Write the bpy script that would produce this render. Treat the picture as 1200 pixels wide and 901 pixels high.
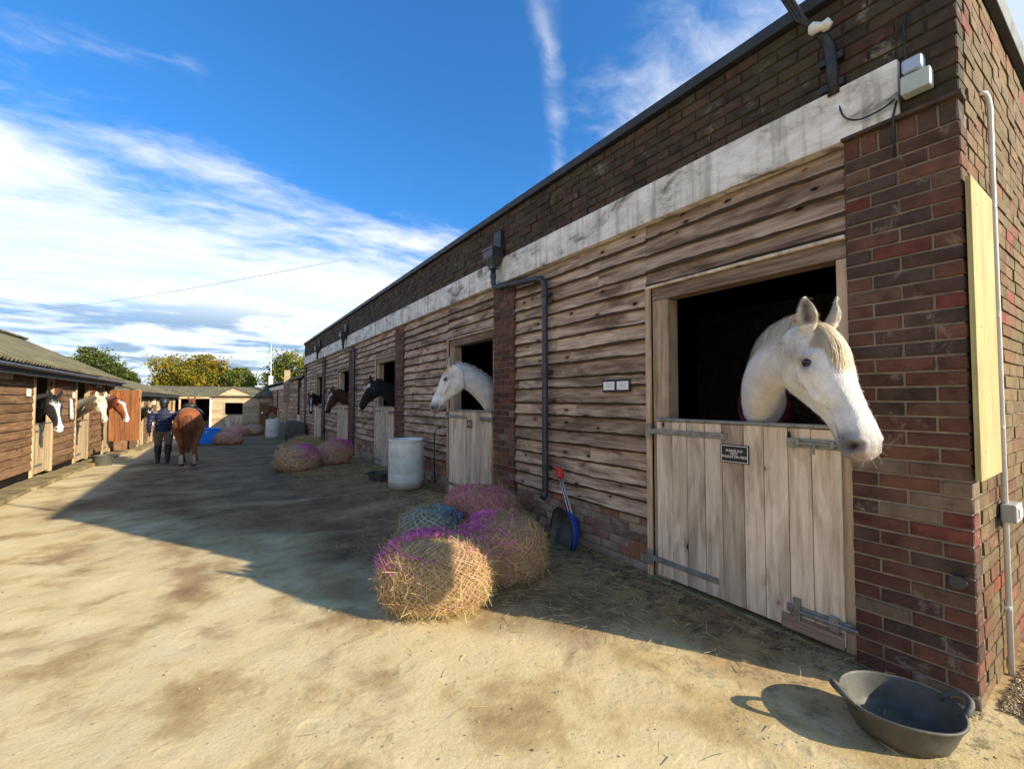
import bpy, math, random
import numpy as np
from mathutils import Vector, Matrix

# ------------------------------------------------------------------ camera, sky, sun, exposure
SC = bpy.context.scene
COL = SC.collection
for o in list(bpy.data.objects):
    bpy.data.objects.remove(o)
YAW, PITCH, EYE = math.atan(340 / 510), math.atan(17.5 / 510), 1.45
cam = bpy.data.cameras.new('camera')
cam.sensor_width = 36.0
cam.lens = 36.0 * 510 / 1200
cam.clip_start, cam.clip_end = 0.05, 2000
camo = bpy.data.objects.new('camera', cam)
COL.objects.link(camo)
camo.location = (0, 0, EYE)
camo.rotation_euler = (math.pi / 2 + PITCH, 0, -YAW)
SC.camera = camo
SC.view_settings.view_transform = 'Standard'
SC.view_settings.look = 'None'
SC.view_settings.exposure = 2.1
SC.view_settings.gamma = 1.0
SC.view_settings.use_curve_mapping = False

SUN_DIR = Vector((4.6, -7.0, 3.83)).normalized()        # towards the sun
sun = bpy.data.lights.new('sun', 'SUN')
sun.energy = 2.05
sun.angle = math.radians(0.5)
sun.color = (1.0, 0.88, 0.68)
suno = bpy.data.objects.new('sun', sun)
COL.objects.link(suno)
suno.rotation_euler = SUN_DIR.to_track_quat('Z', 'Y').to_euler()


def nd(nt, typ, ins=None, **props):
    n = nt.nodes.new(typ)
    for k, v in props.items():
        setattr(n, k, v)
    for k, v in (ins or {}).items():
        if isinstance(v, bpy.types.NodeSocket):
            nt.links.new(v, n.inputs[k])
        elif isinstance(v, bpy.types.Node):
            nt.links.new(v.outputs[0], n.inputs[k])
        else:
            n.inputs[k].default_value = v
    return n


def ramp(nt, fac, stops, interp='LINEAR'):
    n = nd(nt, 'ShaderNodeValToRGB', {0: fac})
    cr = n.color_ramp
    cr.interpolation = interp
    while len(cr.elements) < len(stops):
        cr.elements.new(0.5)
    for e, (p, c) in zip(cr.elements, stops):
        e.position = p
        e.color = (c, c, c, 1) if isinstance(c, (int, float)) else (*c[:3], 1)
    return n.outputs[0]


def mixc(nt, fac, a, b, blend='MIX'):
    n = nd(nt, 'ShaderNodeMix', data_type='RGBA', blend_type=blend)
    for i, v in ((0, fac), (6, a), (7, b)):
        if isinstance(v, bpy.types.NodeSocket):
            nt.links.new(v, n.inputs[i])
        elif i == 0:
            n.inputs[i].default_value = v
        else:
            n.inputs[i].default_value = (*v[:3], 1)
    return n.outputs[2]


def mth(nt, op, a, b=0.0, c=0.0, clamp=False):
    n = nd(nt, 'ShaderNodeMath', {0: a, 1: b, 2: c}, operation=op)
    n.use_clamp = clamp
    return n.outputs[0]


def vmth(nt, op, a, b=(0, 0, 0)):
    return nd(nt, 'ShaderNodeVectorMath', {0: a, 1: b}, operation=op).outputs[0]


def noise(nt, vec, scale, detail=4, rough=0.55, dist=0.0):
    return nd(nt, 'ShaderNodeTexNoise', {'Vector': vec, 'Scale': scale, 'Detail': detail, 'Roughness': rough, 'Distortion': dist}).outputs[0]


def lin(r, g, b):
    return tuple(((c / 255) / 12.92 if c <= 10 else ((c / 255 + 0.055) / 1.055) ** 2.4) for c in (r, g, b))


world = bpy.data.worlds.new('World')
SC.world = world
world.use_nodes = True
wt = world.node_tree
wt.nodes.clear()
sky = nd(wt, 'ShaderNodeTexSky', sky_type='NISHITA', sun_disc=False)
sky.sun_elevation = math.asin(SUN_DIR.z)
sky.sun_rotation = math.atan2(SUN_DIR.x, SUN_DIR.y)
sky.air_density = 1.0
sky.dust_density = 3.0
sky.ozone_density = 2.0
SKYCOL = mixc(wt, 1.0, sky.outputs[0], (0.22, 0.62, 1.0), 'MULTIPLY')
# thin ice cloud: the view direction is carried up to a flat layer, so the banks converge as real ones do
tc = nd(wt, 'ShaderNodeTexCoord')
sep = nd(wt, 'ShaderNodeSeparateXYZ', {0: tc.outputs['Generated']})
zz = mth(wt, 'ADD', mth(wt, 'MAXIMUM', sep.outputs[2], 0.0), 0.06)
px = mth(wt, 'DIVIDE', sep.outputs[0], zz)
py = mth(wt, 'DIVIDE', sep.outputs[1], zz)
pv = nd(wt, 'ShaderNodeCombineXYZ', {0: px, 1: py, 2: 0.0}).outputs[0]
warp = nd(wt, 'ShaderNodeTexNoise', {'Vector': pv, 'Scale': 0.9, 'Detail': 5, 'Roughness': 0.6})
pwv = nd(wt, 'ShaderNodeVectorMath', {0: vmth(wt, 'SUBTRACT', warp.outputs['Color'], (0.5, 0.5, 0.5)), 3: 0.55}, operation='SCALE').outputs[0]
pw = vmth(wt, 'ADD', pv, pwv)
str1 = nd(wt, 'ShaderNodeMapping', {0: pw, 'Rotation': (0, 0, math.radians(62)), 'Scale': (0.75, 1.5, 1)}).outputs[0]
fine = noise(wt, str1, 1.6, 9, 0.62)
big = noise(wt, pv, 0.33, 3, 0.5)


def sstep(nt, v, lo, hi):
    return nd(nt, 'ShaderNodeMapRange', {0: v, 1: lo, 2: hi, 3: 0.0, 4: 1.0}, interpolation_type='SMOOTHSTEP').outputs[0]


# cirrus low down all round the horizon its front raised over the unseen west to add fill light, a thinner sheet to the east, loose wisps elsewhere
fc = mth(wt, 'SUBTRACT', fine, 0.5)
prad = mth(wt, 'SQRT', mth(wt, 'ADD', mth(wt, 'MULTIPLY', px, px), mth(wt, 'MULTIPLY', py, py)))
bank_n = sstep(wt, mth(wt, 'ADD', mth(wt, 'MULTIPLY_ADD', px, -0.38, prad), mth(wt, 'MULTIPLY', fc, 3.2)), 1.65, 2.9)
bank_e = sstep(wt, mth(wt, 'ADD', mth(wt, 'MULTIPLY_ADD', py, -0.5, px), mth(wt, 'MULTIPLY', fc, 2.6)), 0.30, 1.15)
strk = nd(wt, 'ShaderNodeMapping', {0: pw, 'Rotation': (0, 0, math.radians(38)), 'Scale': (0.35, 3.6, 1)}).outputs[0]
wisp = mth(wt, 'MULTIPLY', sstep(wt, noise(wt, strk, 1.25, 7, 0.6), 0.60, 0.84), 0.12)
# one old, spreading contrail
cd = mth(wt, 'ABSOLUTE', mth(wt, 'SUBTRACT', mth(wt, 'MULTIPLY', mth(wt, 'SUBTRACT', px, 0.68), 0.735), mth(wt, 'MULTIPLY', mth(wt, 'SUBTRACT', py, 0.85), 0.678)))
cn = nd(wt, 'ShaderNodeMapping', {0: pw, 'Rotation': (0, 0, math.radians(-47)), 'Scale': (1.4, 5.0, 1)}).outputs[0]
trail = mth(wt, 'MULTIPLY', sstep(wt, mth(wt, 'ADD', cd, mth(wt, 'MULTIPLY', mth(wt, 'SUBTRACT', noise(wt, pw, 5.0, 6, 0.65), 0.5), 0.10)), 0.050, -0.01), sstep(wt, noise(wt, cn, 1.3, 6, 0.6), 0.28, 0.78))
wisp = mth(wt, 'MAXIMUM', wisp, mth(wt, 'MULTIPLY', trail, 0.7))
cov = mth(wt, 'MAXIMUM', mth(wt, 'MAXIMUM', bank_n, mth(wt, 'MULTIPLY', bank_e, 0.85)), wisp)
cov = mth(wt, 'MULTIPLY', cov, mth(wt, 'ADD', mth(wt, 'MULTIPLY', big, 0.5), mth(wt, 'MULTIPLY_ADD', fine, 0.9, 0.10)), clamp=True)
gsc = nd(wt, 'ShaderNodeMapping', {0: pv, 'Location': (3.1, 0.4, 0), 'Scale': (0.85, 0.75, 1)}).outputs[0]
grey = sstep(wt, noise(wt, gsc, 1.15, 6, 0.58, 0.3), 0.48, 0.60)
CLOUD_WHITE, CLOUD_GREY = (0.275, 0.28, 0.285), (0.095, 0.12, 0.155)
low = sstep(wt, sep.outputs[2], 0.20, 0.13)
ccol = mixc(wt, mth(wt, 'MULTIPLY', grey, low), CLOUD_WHITE, CLOUD_GREY)
bg_sky = nd(wt, 'ShaderNodeBackground', {0: SKYCOL, 1: 0.068})
bg_cl = nd(wt, 'ShaderNodeBackground', {0: ccol, 1: 1.0})
wmix = nd(wt, 'ShaderNodeMixShader', {0: cov, 1: bg_sky.outputs[0], 2: bg_cl.outputs[0]})
wo = nd(wt, 'ShaderNodeOutputWorld', {0: wmix.outputs[0]})
SC.cycles.max_bounces = 8
SC.cycles.diffuse_bounces = 5

# ------------------------------------------------------------------ mesh helpers
rng = np.random.default_rng(7)
random.seed(7)


def gz(y):
    """yard level: flat near the camera, then falling gently away to the far end"""
    t = y - 9.0
    if t <= 0:
        return 0.0
    if t < 3:
        return -0.032 * t * t / 6
    if y < 33:
        return -0.032 * (t - 1.5)
    return -0.72


def wmat(o):
    if o.parent is None:
        return o.matrix_basis.copy()
    return wmat(o.parent) @ o.matrix_parent_inverse @ o.matrix_basis


def raw_mesh(name, V, F, smooth=False, attrs=None):
    me = bpy.data.meshes.new(name)
    if isinstance(F, np.ndarray):
        V = np.asarray(V, dtype=np.float32)
        k = F.shape[1]
        me.vertices.add(len(V))
        me.vertices.foreach_set('co', V.ravel())
        me.loops.add(F.size)
        me.loops.foreach_set('vertex_index', F.astype(np.int32).ravel())
        me.polygons.add(len(F))
        me.polygons.foreach_set('loop_start', np.arange(0, F.size, k, dtype=np.int32))
        me.polygons.foreach_set('loop_total', np.full(len(F), k, dtype=np.int32))
        me.update(calc_edges=True)
        me.validate()
    else:
        me.from_pydata([tuple(v) for v in V], [], [tuple(f) for f in F])
        me.update()
    if smooth:
        me.polygons.foreach_set('use_smooth', np.ones(len(me.polygons), dtype=bool))
    for an, arr in (attrs or {}).items():
        arr = np.asarray(arr, dtype=np.float32)
        if arr.ndim == 1:
            a = me.attributes.new(an, 'FLOAT', 'POINT')
            a.data.foreach_set('value', arr)
        else:
            a = me.attributes.new(an, 'FLOAT_COLOR', 'POINT')
            if arr.shape[1] == 3:
                arr = np.hstack([arr, np.ones((len(arr), 1), np.float32)])
            a.data.foreach_set('color', arr.ravel())
    return me


def link(name, me, m=None, parent=None, loc=None, rot=None):
    o = bpy.data.objects.new(name, me)
    COL.objects.link(o)
    if me is not None and m is not None and len(me.materials) == 0:
        me.materials.append(m)
    if loc is not None:
        o.location = loc
    if rot is not None:
        o.rotation_euler = rot
    if parent is not None:
        o.parent = parent
        o.matrix_parent_inverse = wmat(parent).inverted()
    return o


def tag(o, label=None, cat=None, group=None, kind=None):
    for k, v in (('label', label), ('category', cat), ('group', group), ('kind', kind)):
        if v:
            o[k] = v
    return o


def thing(name, loc, label, cat, group=None, rz=0.0):
    o = bpy.data.objects.new(name, None)
    COL.objects.link(o)
    o.location = loc
    o.rotation_euler = (0, 0, rz)
    o.empty_display_size = 0.2
    return tag(o, label, cat, group)


class MB:
    def __init__(s):
        s.v, s.f, s.r = [], [], []

    def add(s, V, F, r=0.0):
        b = len(s.v)
        s.v += [tuple(p) for p in V]
        s.r += [r] * len(V)
        s.f += [tuple(i + b for i in f) for f in F]
        return s

    def box(s, x0, x1, y0, y1, z0, z1, r=0.0, j=0.0):
        V = [(x, y, z) for x in (x0, x1) for y in (y0, y1) for z in (z0, z1)]
        if j:
            V = [(x + random.uniform(-j, j), y + random.uniform(-j, j), z + random.uniform(-j, j)) for x, y, z in V]
        return s.add(V, [(0, 1, 3, 2), (4, 6, 7, 5), (0, 4, 5, 1), (2, 3, 7, 6), (0, 2, 6, 4), (1, 5, 7, 3)], r)

    def obox(s, c, dx, dy, dz, hx, hy, hz):
        c, dx, dy, dz = (np.array(q, float) for q in (c, dx, dy, dz))
        V = [c + a * hx * dx + b * hy * dy + d * hz * dz for a in (-1, 1) for b in (-1, 1) for d in (-1, 1)]
        return s.add(V, [(0, 1, 3, 2), (4, 6, 7, 5), (0, 4, 5, 1), (2, 3, 7, 6), (0, 2, 6, 4), (1, 5, 7, 3)])

    def tube(s, path, r, n=8, cap=True, flat=None):
        P = np.array(path, float)
        R = np.full(len(P), r, float) if np.isscalar(r) else np.array(r, float)
        T = np.gradient(P, axis=0)
        T /= np.linalg.norm(T, axis=1)[:, None] + 1e-9
        u = np.cross(T[0], (0, 0, 1))
        if np.linalg.norm(u) < 0.1:
            u = np.cross(T[0], (1, 0, 0))
        u /= np.linalg.norm(u)
        V = []
        for i in range(len(P)):
            u = u - T[i] * (u @ T[i])
            u /= np.linalg.norm(u) + 1e-9
            w = np.cross(T[i], u)
            for k in range(n):
                a = 2 * math.pi * k / n
                V.append(P[i] + R[i] * (math.cos(a) * u + math.sin(a) * w))
        F = [(i * n + k, i * n + (k + 1) % n, (i + 1) * n + (k + 1) % n, (i + 1) * n + k) for i in range(len(P) - 1) for k in range(n)]
        if cap:
            F += [tuple(range(n - 1, -1, -1)), tuple((len(P) - 1) * n + k for k in range(n))]
        return s.add(V, F)

    def rings(s, RG, cap=True):
        n = len(RG[0])
        V = [p for r in RG for p in r]
        F = [(i * n + k, i * n + (k + 1) % n, (i + 1) * n + (k + 1) % n, (i + 1) * n + k) for i in range(len(RG) - 1) for k in range(n)]
        if cap:
            F += [tuple(range(n - 1, -1, -1)), tuple((len(RG) - 1) * n + k for k in range(n))]
        return s.add(V, F)

    def lathe(s, prof, n=32, c=(0, 0, 0), sx=1.0, sy=1.0):
        return s.rings([[(c[0] + sx * r * math.cos(2 * math.pi * k / n), c[1] + sy * r * math.sin(2 * math.pi * k / n), c[2] + z) for k in range(n)] for r, z in prof])

    def mesh(s, name, smooth=False, rnd=False):
        me = raw_mesh(name, s.v, s.f, smooth)
        if rnd:
            a = me.attributes.new('rnd', 'FLOAT', 'POINT')
            a.data.foreach_set('value', np.array(s.r, np.float32))
        return me

    def build(s, name, m, parent=None, smooth=False, rnd=False, loc=None, rot=None, bevel=0.0, seg=2):
        me = s.mesh(name, smooth, rnd)
        o = link(name, me, m, parent, loc, rot)
        if bevel:
            b = o.modifiers.new('bevel', 'BEVEL')
            b.width, b.segments, b.limit_method = bevel, seg, 'ANGLE'
            b.angle_limit = math.radians(35)
        return o


def voxel(mb, size, smooth_it=4):
    """fuse overlapping closed shells into one continuous skin; returns numpy verts and the mesh"""
    me = mb.mesh('tmp')
    o = bpy.data.objects.new('tmp', me)
    COL.objects.link(o)
    r = o.modifiers.new('r', 'REMESH')
    r.mode, r.voxel_size, r.use_smooth_shade = 'VOXEL', size, True
    if smooth_it:
        sm = o.modifiers.new('s', 'SMOOTH')
        sm.factor, sm.iterations = 0.5, smooth_it
    dg = bpy.context.evaluated_depsgraph_get()
    out = bpy.data.meshes.new_from_object(o.evaluated_get(dg))
    bpy.data.objects.remove(o)
    bpy.data.meshes.remove(me)
    n = len(out.vertices)
    V = np.zeros(n * 3, np.float32)
    out.vertices.foreach_get('co', V)
    V = V.reshape(n, 3).astype(float)
    N = np.zeros(n * 3, np.float32)
    out.vertices.foreach_get('normal', N)
    return out, V, N.reshape(n, 3).astype(float)


def set_col(me, arr, name='Col'):
    a = me.attributes.new(name, 'FLOAT_COLOR', 'POINT')
    arr = np.hstack([np.asarray(arr, np.float32), np.ones((len(arr), 1), np.float32)])
    a.data.foreach_set('color', arr.ravel())


def strands(P, D, L, W, bend=0.25, seg=3, side=None, curl=None):
    """many thin curved ribbons at once: roots P, directions D, lengths L, widths W"""
    n = len(P)
    D = D / (np.linalg.norm(D, axis=1)[:, None] + 1e-9)
    if side is None:
        side = np.cross(D, rng.normal(size=(n, 3)))
    side = side / (np.linalg.norm(side, axis=1)[:, None] + 1e-9)
    up = np.cross(D, side)
    c = rng.normal(size=n) * bend if curl is None else curl
    V = np.zeros((n, seg + 1, 2, 3))
    for i in range(seg + 1):
        t = i / seg
        p = P + D * (L * t)[:, None] + up * (c * L * t * t)[:, None]
        w = W * (1 - 0.55 * t)
        V[:, i, 0] = p - side * w[:, None]
        V[:, i, 1] = p + side * w[:, None]
    base = (np.arange(n) * (seg + 1) * 2)[:, None]
    F = np.concatenate([np.stack([base[:, 0] + 2 * i, base[:, 0] + 2 * i + 1, base[:, 0] + 2 * i + 3, base[:, 0] + 2 * i + 2], 1) for i in range(seg)])
    return V.reshape(-1, 3), F


def vnoise(P, scale, seed=0):
    """cheap smooth value noise for numpy points, about -1..1"""
    r = np.random.default_rng(seed)
    out = np.zeros(len(P))
    for k in range(7):
        d = r.normal(size=3)
        d = d / np.linalg.norm(d) * scale * (0.6 + 0.25 * k)
        out += np.sin(P @ d + r.uniform(0, 6.28)) / (1 + 0.3 * k)
    return out / 3.2

# ------------------------------------------------------------------ materials
def material(name):
    m = bpy.data.materials.new(name)
    m.use_nodes = True
    nt = m.node_tree
    return m, nt, nt.nodes['Principled BSDF']


def objvec(nt, spread=37.0):
    """object coordinates shifted per object (and per piece where pieces are joined)"""
    tcn = nd(nt, 'ShaderNodeTexCoord').outputs['Object']
    oi = nd(nt, 'ShaderNodeObjectInfo').outputs['Random']
    at = nd(nt, 'ShaderNodeAttribute', attribute_name='rnd').outputs['Fac']
    r = mth(nt, 'FRACT', mth(nt, 'ADD', oi, at))
    off = nd(nt, 'ShaderNodeCombineXYZ', {0: mth(nt, 'MULTIPLY', r, spread), 1: mth(nt, 'MULTIPLY', r, spread * 1.7), 2: mth(nt, 'MULTIPLY', r, -spread)}).outputs[0]
    return vmth(nt, 'ADD', tcn, off), r, tcn


def bump(nt, bs, h, strength=0.4, dist=0.01):
    b = nd(nt, 'ShaderNodeBump', {'Height': h, 'Strength': strength, 'Distance': dist})
    nt.links.new(b.outputs[0], bs.inputs['Normal'])


def plain(name, col, rough=0.6, metal=0.0, var=0.15, scale=6.0, bmp=0.15, spec=0.5):
    m, nt, bs = material(name)
    v, r, _ = objvec(nt)
    n = noise(nt, v, scale, 6, 0.6)
    a = tuple(c * (1 - var) for c in col)
    b = tuple(min(1, c * (1 + var)) for c in col)
    nt.links.new(ramp(nt, n, [(0.3, a), (0.7, b)]), bs.inputs['Base Color'])
    nt.links.new(ramp(nt, noise(nt, v, scale * 2.3, 4), [(0.3, max(0, rough - 0.1)), (0.7, min(1, rough + 0.1))]), bs.inputs['Roughness'])
    bs.inputs['Metallic'].default_value = metal
    bs.inputs['Specular IOR Level'].default_value = spec
    if bmp:
        bump(nt, bs, noise(nt, v, scale * 8, 5), bmp, 0.004)
    return m


def wood(name, dark, mid, light, axis=0, knots=0.5, stain=0.6, tint=None, knotcol=(0.012, 0.008, 0.005)):
    """weathered board: long grain, knots, water stains, nail rust; each board its own tone"""
    m, nt, bs = material(name)
    v, r, raw = objvec(nt)
    g = [16.0, 16.0, 16.0]
    g[axis] = 0.9
    kx = [9.0, 9.0, 9.0]
    kx[axis] = 4.2
    sx = [3.5, 3.5, 3.5]
    sx[axis] = 0.8
    mp = lambda s: nd(nt, 'ShaderNodeMapping', {0: v, 'Scale': s}).outputs[0]
    gr = noise(nt, mp(g), 2.2, 9, 0.62, 0.5)
    c = ramp(nt, gr, [(0.28, dark), (0.48, mid), (0.72, light)])
    tone = ramp(nt, r, [(0.0, (0.74, 0.70, 0.66)), (0.35, (0.95, 0.93, 0.92)), (0.7, (1.08, 1.03, 0.98)), (1.0, (1.18, 1.15, 1.12))])
    c = mixc(nt, 1.0, c, tone, 'MULTIPLY')
    if stain:
        st = ramp(nt, noise(nt, mp(sx), 1.7, 6, 0.65, 0.8), [(0.36, 1.0), (0.56, 0.0)])
        c = mixc(nt, mth(nt, 'MULTIPLY', st, stain), c, mixc(nt, 1.0, c, (0.34, 0.29, 0.26), 'MULTIPLY'))
    h = gr
    if knots:
        vo = nd(nt, 'ShaderNodeTexVoronoi', {'Vector': mp(kx), 'Scale': 1.0, 'Randomness': 1.0})
        kd = mth(nt, 'ADD', vo.outputs['Distance'], mth(nt, 'MULTIPLY', noise(nt, v, 40, 3), 0.12))
        sel = mth(nt, 'GREATER_THAN', nd(nt, 'ShaderNodeSeparateColor', {0: vo.outputs['Color']}).outputs[0], 1 - knots)
        k = mth(nt, 'MULTIPLY', ramp(nt, kd, [(0.15, 1.0), (0.21, 0.0)]), sel)
        halo = mth(nt, 'MULTIPLY', ramp(nt, kd, [(0.16, 0.55), (0.42, 0.0)]), sel)
        c = mixc(nt, halo, c, mixc(nt, 1.0, c, (0.5, 0.38, 0.28), 'MULTIPLY'))
        c = mixc(nt, k, c, knotcol)
        h = mth(nt, 'SUBTRACT', gr, mth(nt, 'MULTIPLY', k, 0.5))
    bk = nd(nt, 'ShaderNodeAttribute', attribute_name='bark_or_lap_shade').outputs['Fac']
    c = mixc(nt, mth(nt, 'MULTIPLY', bk, 0.92), c, (0.022, 0.015, 0.010))  # dark strip painted on lower board edges in place of the lap shadow
    if tint:
        c = mixc(nt, 1.0, c, tint, 'MULTIPLY')
    nt.links.new(c, bs.inputs['Base Color'])
    bs.inputs['Roughness'].default_value = 0.78
    bs.inputs['Specular IOR Level'].default_value = 0.25
    bump(nt, bs, h, 0.55, 0.006)
    return m


def brickmat(name, stops, moss=0.0, lime=0.35, mosscol=(0.045, 0.042, 0.02)):
    m, nt, bs = material(name)
    v, r, raw = objvec(nt)
    c = ramp(nt, r, stops, 'CONSTANT')
    n1 = noise(nt, v, 9, 7, 0.65)
    c = mixc(nt, 1.0, c, ramp(nt, n1, [(0.3, 0.50), (0.5, 0.92), (0.75, 1.30)]), 'MULTIPLY')
    geo = nd(nt, 'ShaderNodeNewGeometry').outputs['Position']
    c = mixc(nt, 1.0, c, ramp(nt, noise(nt, geo, 1.7, 5, 0.6), [(0.32, (0.72, 0.70, 0.70)), (0.52, (1.0, 1.0, 1.0)), (0.72, (1.18, 1.10, 1.02))]), 'MULTIPLY')
    lm = ramp(nt, noise(nt, geo, 7.0, 8, 0.72, 0.4), [(0.58, 0.0), (0.70, 1.0)])
    c = mixc(nt, mth(nt, 'MULTIPLY', lm, lime), c, (0.36, 0.31, 0.25))
    if moss:
        mm = ramp(nt, noise(nt, geo, 2.3, 8, 0.7, 0.6), [(0.5 - moss * 0.28, 1.0), (0.64 - moss * 0.12, 0.0)])
        c = mixc(nt, mth(nt, 'MULTIPLY', mm, 0.9), c, mixc(nt, noise(nt, geo, 30, 4), mosscol, (0.14, 0.115, 0.065)))
    nt.links.new(c, bs.inputs['Base Color'])
    bs.inputs['Roughness'].default_value = 0.85
    bs.inputs['Specular IOR Level'].default_value = 0.25
    bump(nt, bs, mth(nt, 'ADD', noise(nt, geo, 55, 8, 0.7), noise(nt, geo, 16, 5, 0.7)), 0.85, 0.011)
    return m


BR = [(0.0, lin(104, 72, 60)), (0.16, lin(89, 66, 57)), (0.32, lin(112, 76, 61)), (0.46, lin(84, 67, 59)), (0.6, lin(109, 84, 69)), (0.72, lin(97, 63, 53)), (0.86, lin(124, 106, 89)), (0.95, lin(112, 63, 52)), (0.98, lin(126, 94, 71))]
M = {}
M['brick'] = brickmat('brick_red_brown', BR, moss=0.0, lime=0.6)
M['brick_plinth'] = brickmat('brick_plinth', [(0.0, lin(161, 138, 120)), (0.3, lin(138, 111, 95)), (0.5, lin(179, 157, 133)), (0.7, lin(142, 104, 87)), (0.9, lin(172, 116, 89))], moss=0.0, lime=0.6)
M['brick_parapet'] = brickmat('brick_parapet_mossy', [(0.0, lin(76, 62, 50)), (0.3, lin(66, 57, 46)), (0.5, lin(82, 64, 53)), (0.7, lin(70, 62, 50)), (0.985, lin(78, 54, 46))], moss=1.0, lime=0.6, mosscol=(0.055, 0.045, 0.022))
M['brick_end'] = brickmat('brick_end_wall', [(0.0, lin(118, 94, 66)), (0.3, lin(104, 84, 60)), (0.5, lin(118, 82, 60)), (0.7, lin(114, 96, 68)), (0.96, lin(136, 74, 58))], moss=0.95, lime=0.35, mosscol=(0.21, 0.15, 0.06))
M['mortar'] = plain('mortar', (0.22, 0.175, 0.13), 0.95, var=0.3, scale=9, bmp=0.5, spec=0.1)
M['mortar_dark'] = plain('mortar_mossy', (0.072, 0.060, 0.042), 0.95, var=0.5, scale=6, bmp=0.6, spec=0.1)
M['clad'] = wood('weathered_cladding', (0.25, 0.166, 0.112), (0.46, 0.335, 0.238), (0.68, 0.54, 0.41), 1, knots=0.8, stain=1.0)
M['door'] = wood('weathered_door_boards', (0.44, 0.345, 0.245), (0.66, 0.55, 0.42), (0.78, 0.69, 0.56), 2, knots=0.45, stain=0.6)
M['frame'] = wood('weathered_door_frame', (0.30, 0.205, 0.13), (0.52, 0.385, 0.26), (0.66, 0.52, 0.38), 2, knots=0.15, stain=0.45)
M['frame_h'] = wood('weathered_lintel', (0.10, 0.068, 0.05), (0.24, 0.17, 0.125), (0.38, 0.29, 0.22), 1, knots=0.2, stain=0.7)
M['left_clad'] = wood('brown_stained_cladding', (0.085, 0.045, 0.022), (0.20, 0.115, 0.06), (0.31, 0.20, 0.115), 1, knots=0.2, stain=0.5)
M['left_door'] = wood('pale_door_boards', (0.24, 0.16, 0.085), (0.44, 0.33, 0.20), (0.58, 0.46, 0.30), 2, knots=0.15, stain=0.35)
M['barn_clad'] = wood('pale_barn_boards', (0.22, 0.155, 0.09), (0.44, 0.34, 0.215), (0.58, 0.47, 0.32), 0, knots=0.1, stain=0.3)
M['orange'] = wood('orange_stained_boards', (0.11, 0.036, 0.012), (0.22, 0.085, 0.030), (0.29, 0.12, 0.048), 2, knots=0.1, stain=0.35)
M['dark_in'] = plain('shade_dark_interior_timber', (0.014, 0.011, 0.009), 0.9, var=0.4, scale=4, spec=0.1)  # near-black colour puts the shade of the stable interiors into the timber
M['felt'] = plain('dark_roof_edge', (0.022, 0.025, 0.030), 0.6, var=0.3, scale=5)
M['plastic_black'] = plain('dark_grey_plastic_pipe', (0.03, 0.033, 0.038), 0.42, var=0.3, scale=7, bmp=0.05)
M['rubber'] = plain('worn_black_rubber', (0.070, 0.065, 0.050), 0.62, var=0.45, scale=9, bmp=0.25)
M['galv'] = plain('dull_galvanised_steel', (0.25, 0.25, 0.225), 0.55, metal=0.55, var=0.35, scale=14, bmp=0.2)
M['steel_rod'] = plain('scratched_steel_rod', (0.45, 0.44, 0.42), 0.38, metal=0.85, var=0.2, scale=14, bmp=0.1)
M['white_pvc'] = plain('white_pvc', (0.66, 0.65, 0.60), 0.45, var=0.10, scale=8, bmp=0.05)
M['grey_pvc'] = plain('grey_plastic_box', (0.34, 0.33, 0.29), 0.5, var=0.12, scale=8, bmp=0.05)
M['pale_blue'] = plain('pale_blue_sensor', (0.36, 0.44, 0.60), 0.35, var=0.06, scale=8, bmp=0.0)
M['black'] = plain('black_plastic', (0.014, 0.014, 0.016), 0.5, var=0.2, scale=10, bmp=0.05)
M['card'] = plain('white_card', (0.78, 0.77, 0.74), 0.5, var=0.04, scale=10, bmp=0.0)
M['ink'] = plain('grey_ink', (0.25, 0.25, 0.28), 0.6, var=0.1, scale=10, bmp=0.0)
M['red_plastic'] = plain('red_plastic', (0.62, 0.018, 0.022), 0.35, var=0.12, scale=9, bmp=0.03)
M['blue_plastic'] = plain('blue_plastic', (0.014, 0.075, 0.40), 0.38, var=0.2, scale=9, bmp=0.05)
M['tub_blue'] = plain('bright_blue_tub', (0.02, 0.24, 0.85), 0.42, var=0.15, scale=9, bmp=0.05)
M['pan_grey'] = plain('dusty_grey_pan', (0.12, 0.115, 0.10), 0.6, var=0.4, scale=9, bmp=0.2)
M['yellow_ply'] = None
M['trough'] = plain('mossy_trough', (0.115, 0.105, 0.075), 0.9, var=0.5, scale=4, bmp=0.5)
M['concrete'] = plain('stained_concrete', (0.27, 0.235, 0.175), 0.9, var=0.4, scale=3, bmp=0.4, spec=0.2)
M['kerb'] = plain('mossy_kerb', (0.22, 0.17, 0.085), 0.92, var=0.45, scale=3.5, bmp=0.5, spec=0.2)
M['eye'] = plain('dark_eye', (0.006, 0.005, 0.004), 0.22, var=0.3, scale=20, bmp=0.0)
M['rug'] = plain('burgundy_rug', (0.085, 0.008, 0.014), 0.85, var=0.3, scale=20, bmp=0.4, spec=0.2)
M['navy'] = plain('navy_jacket', (0.006, 0.012, 0.042), 0.75, var=0.35, scale=8, bmp=0.3)
M['breeches'] = plain('beige_breeches', (0.15, 0.118, 0.095), 0.85, var=0.2, scale=9, bmp=0.2)
M['skin'] = plain('skin', (0.50, 0.30, 0.21), 0.55, var=0.08, scale=9, bmp=0.05)
M['leather'] = plain('dark_leather', (0.018, 0.012, 0.009), 0.45, var=0.3, scale=9, bmp=0.1)
M['bark_or_lap_shade'] = plain('bark_or_lap_shade', (0.09, 0.07, 0.05), 0.9, var=0.4, scale=5, bmp=0.6)  # tree bark; the name is shared with the boards' painted lap shade
M['dark_glass'] = plain('dark_window_glass', (0.02, 0.025, 0.03), 0.12, var=0.2, scale=3, bmp=0.0)
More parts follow.
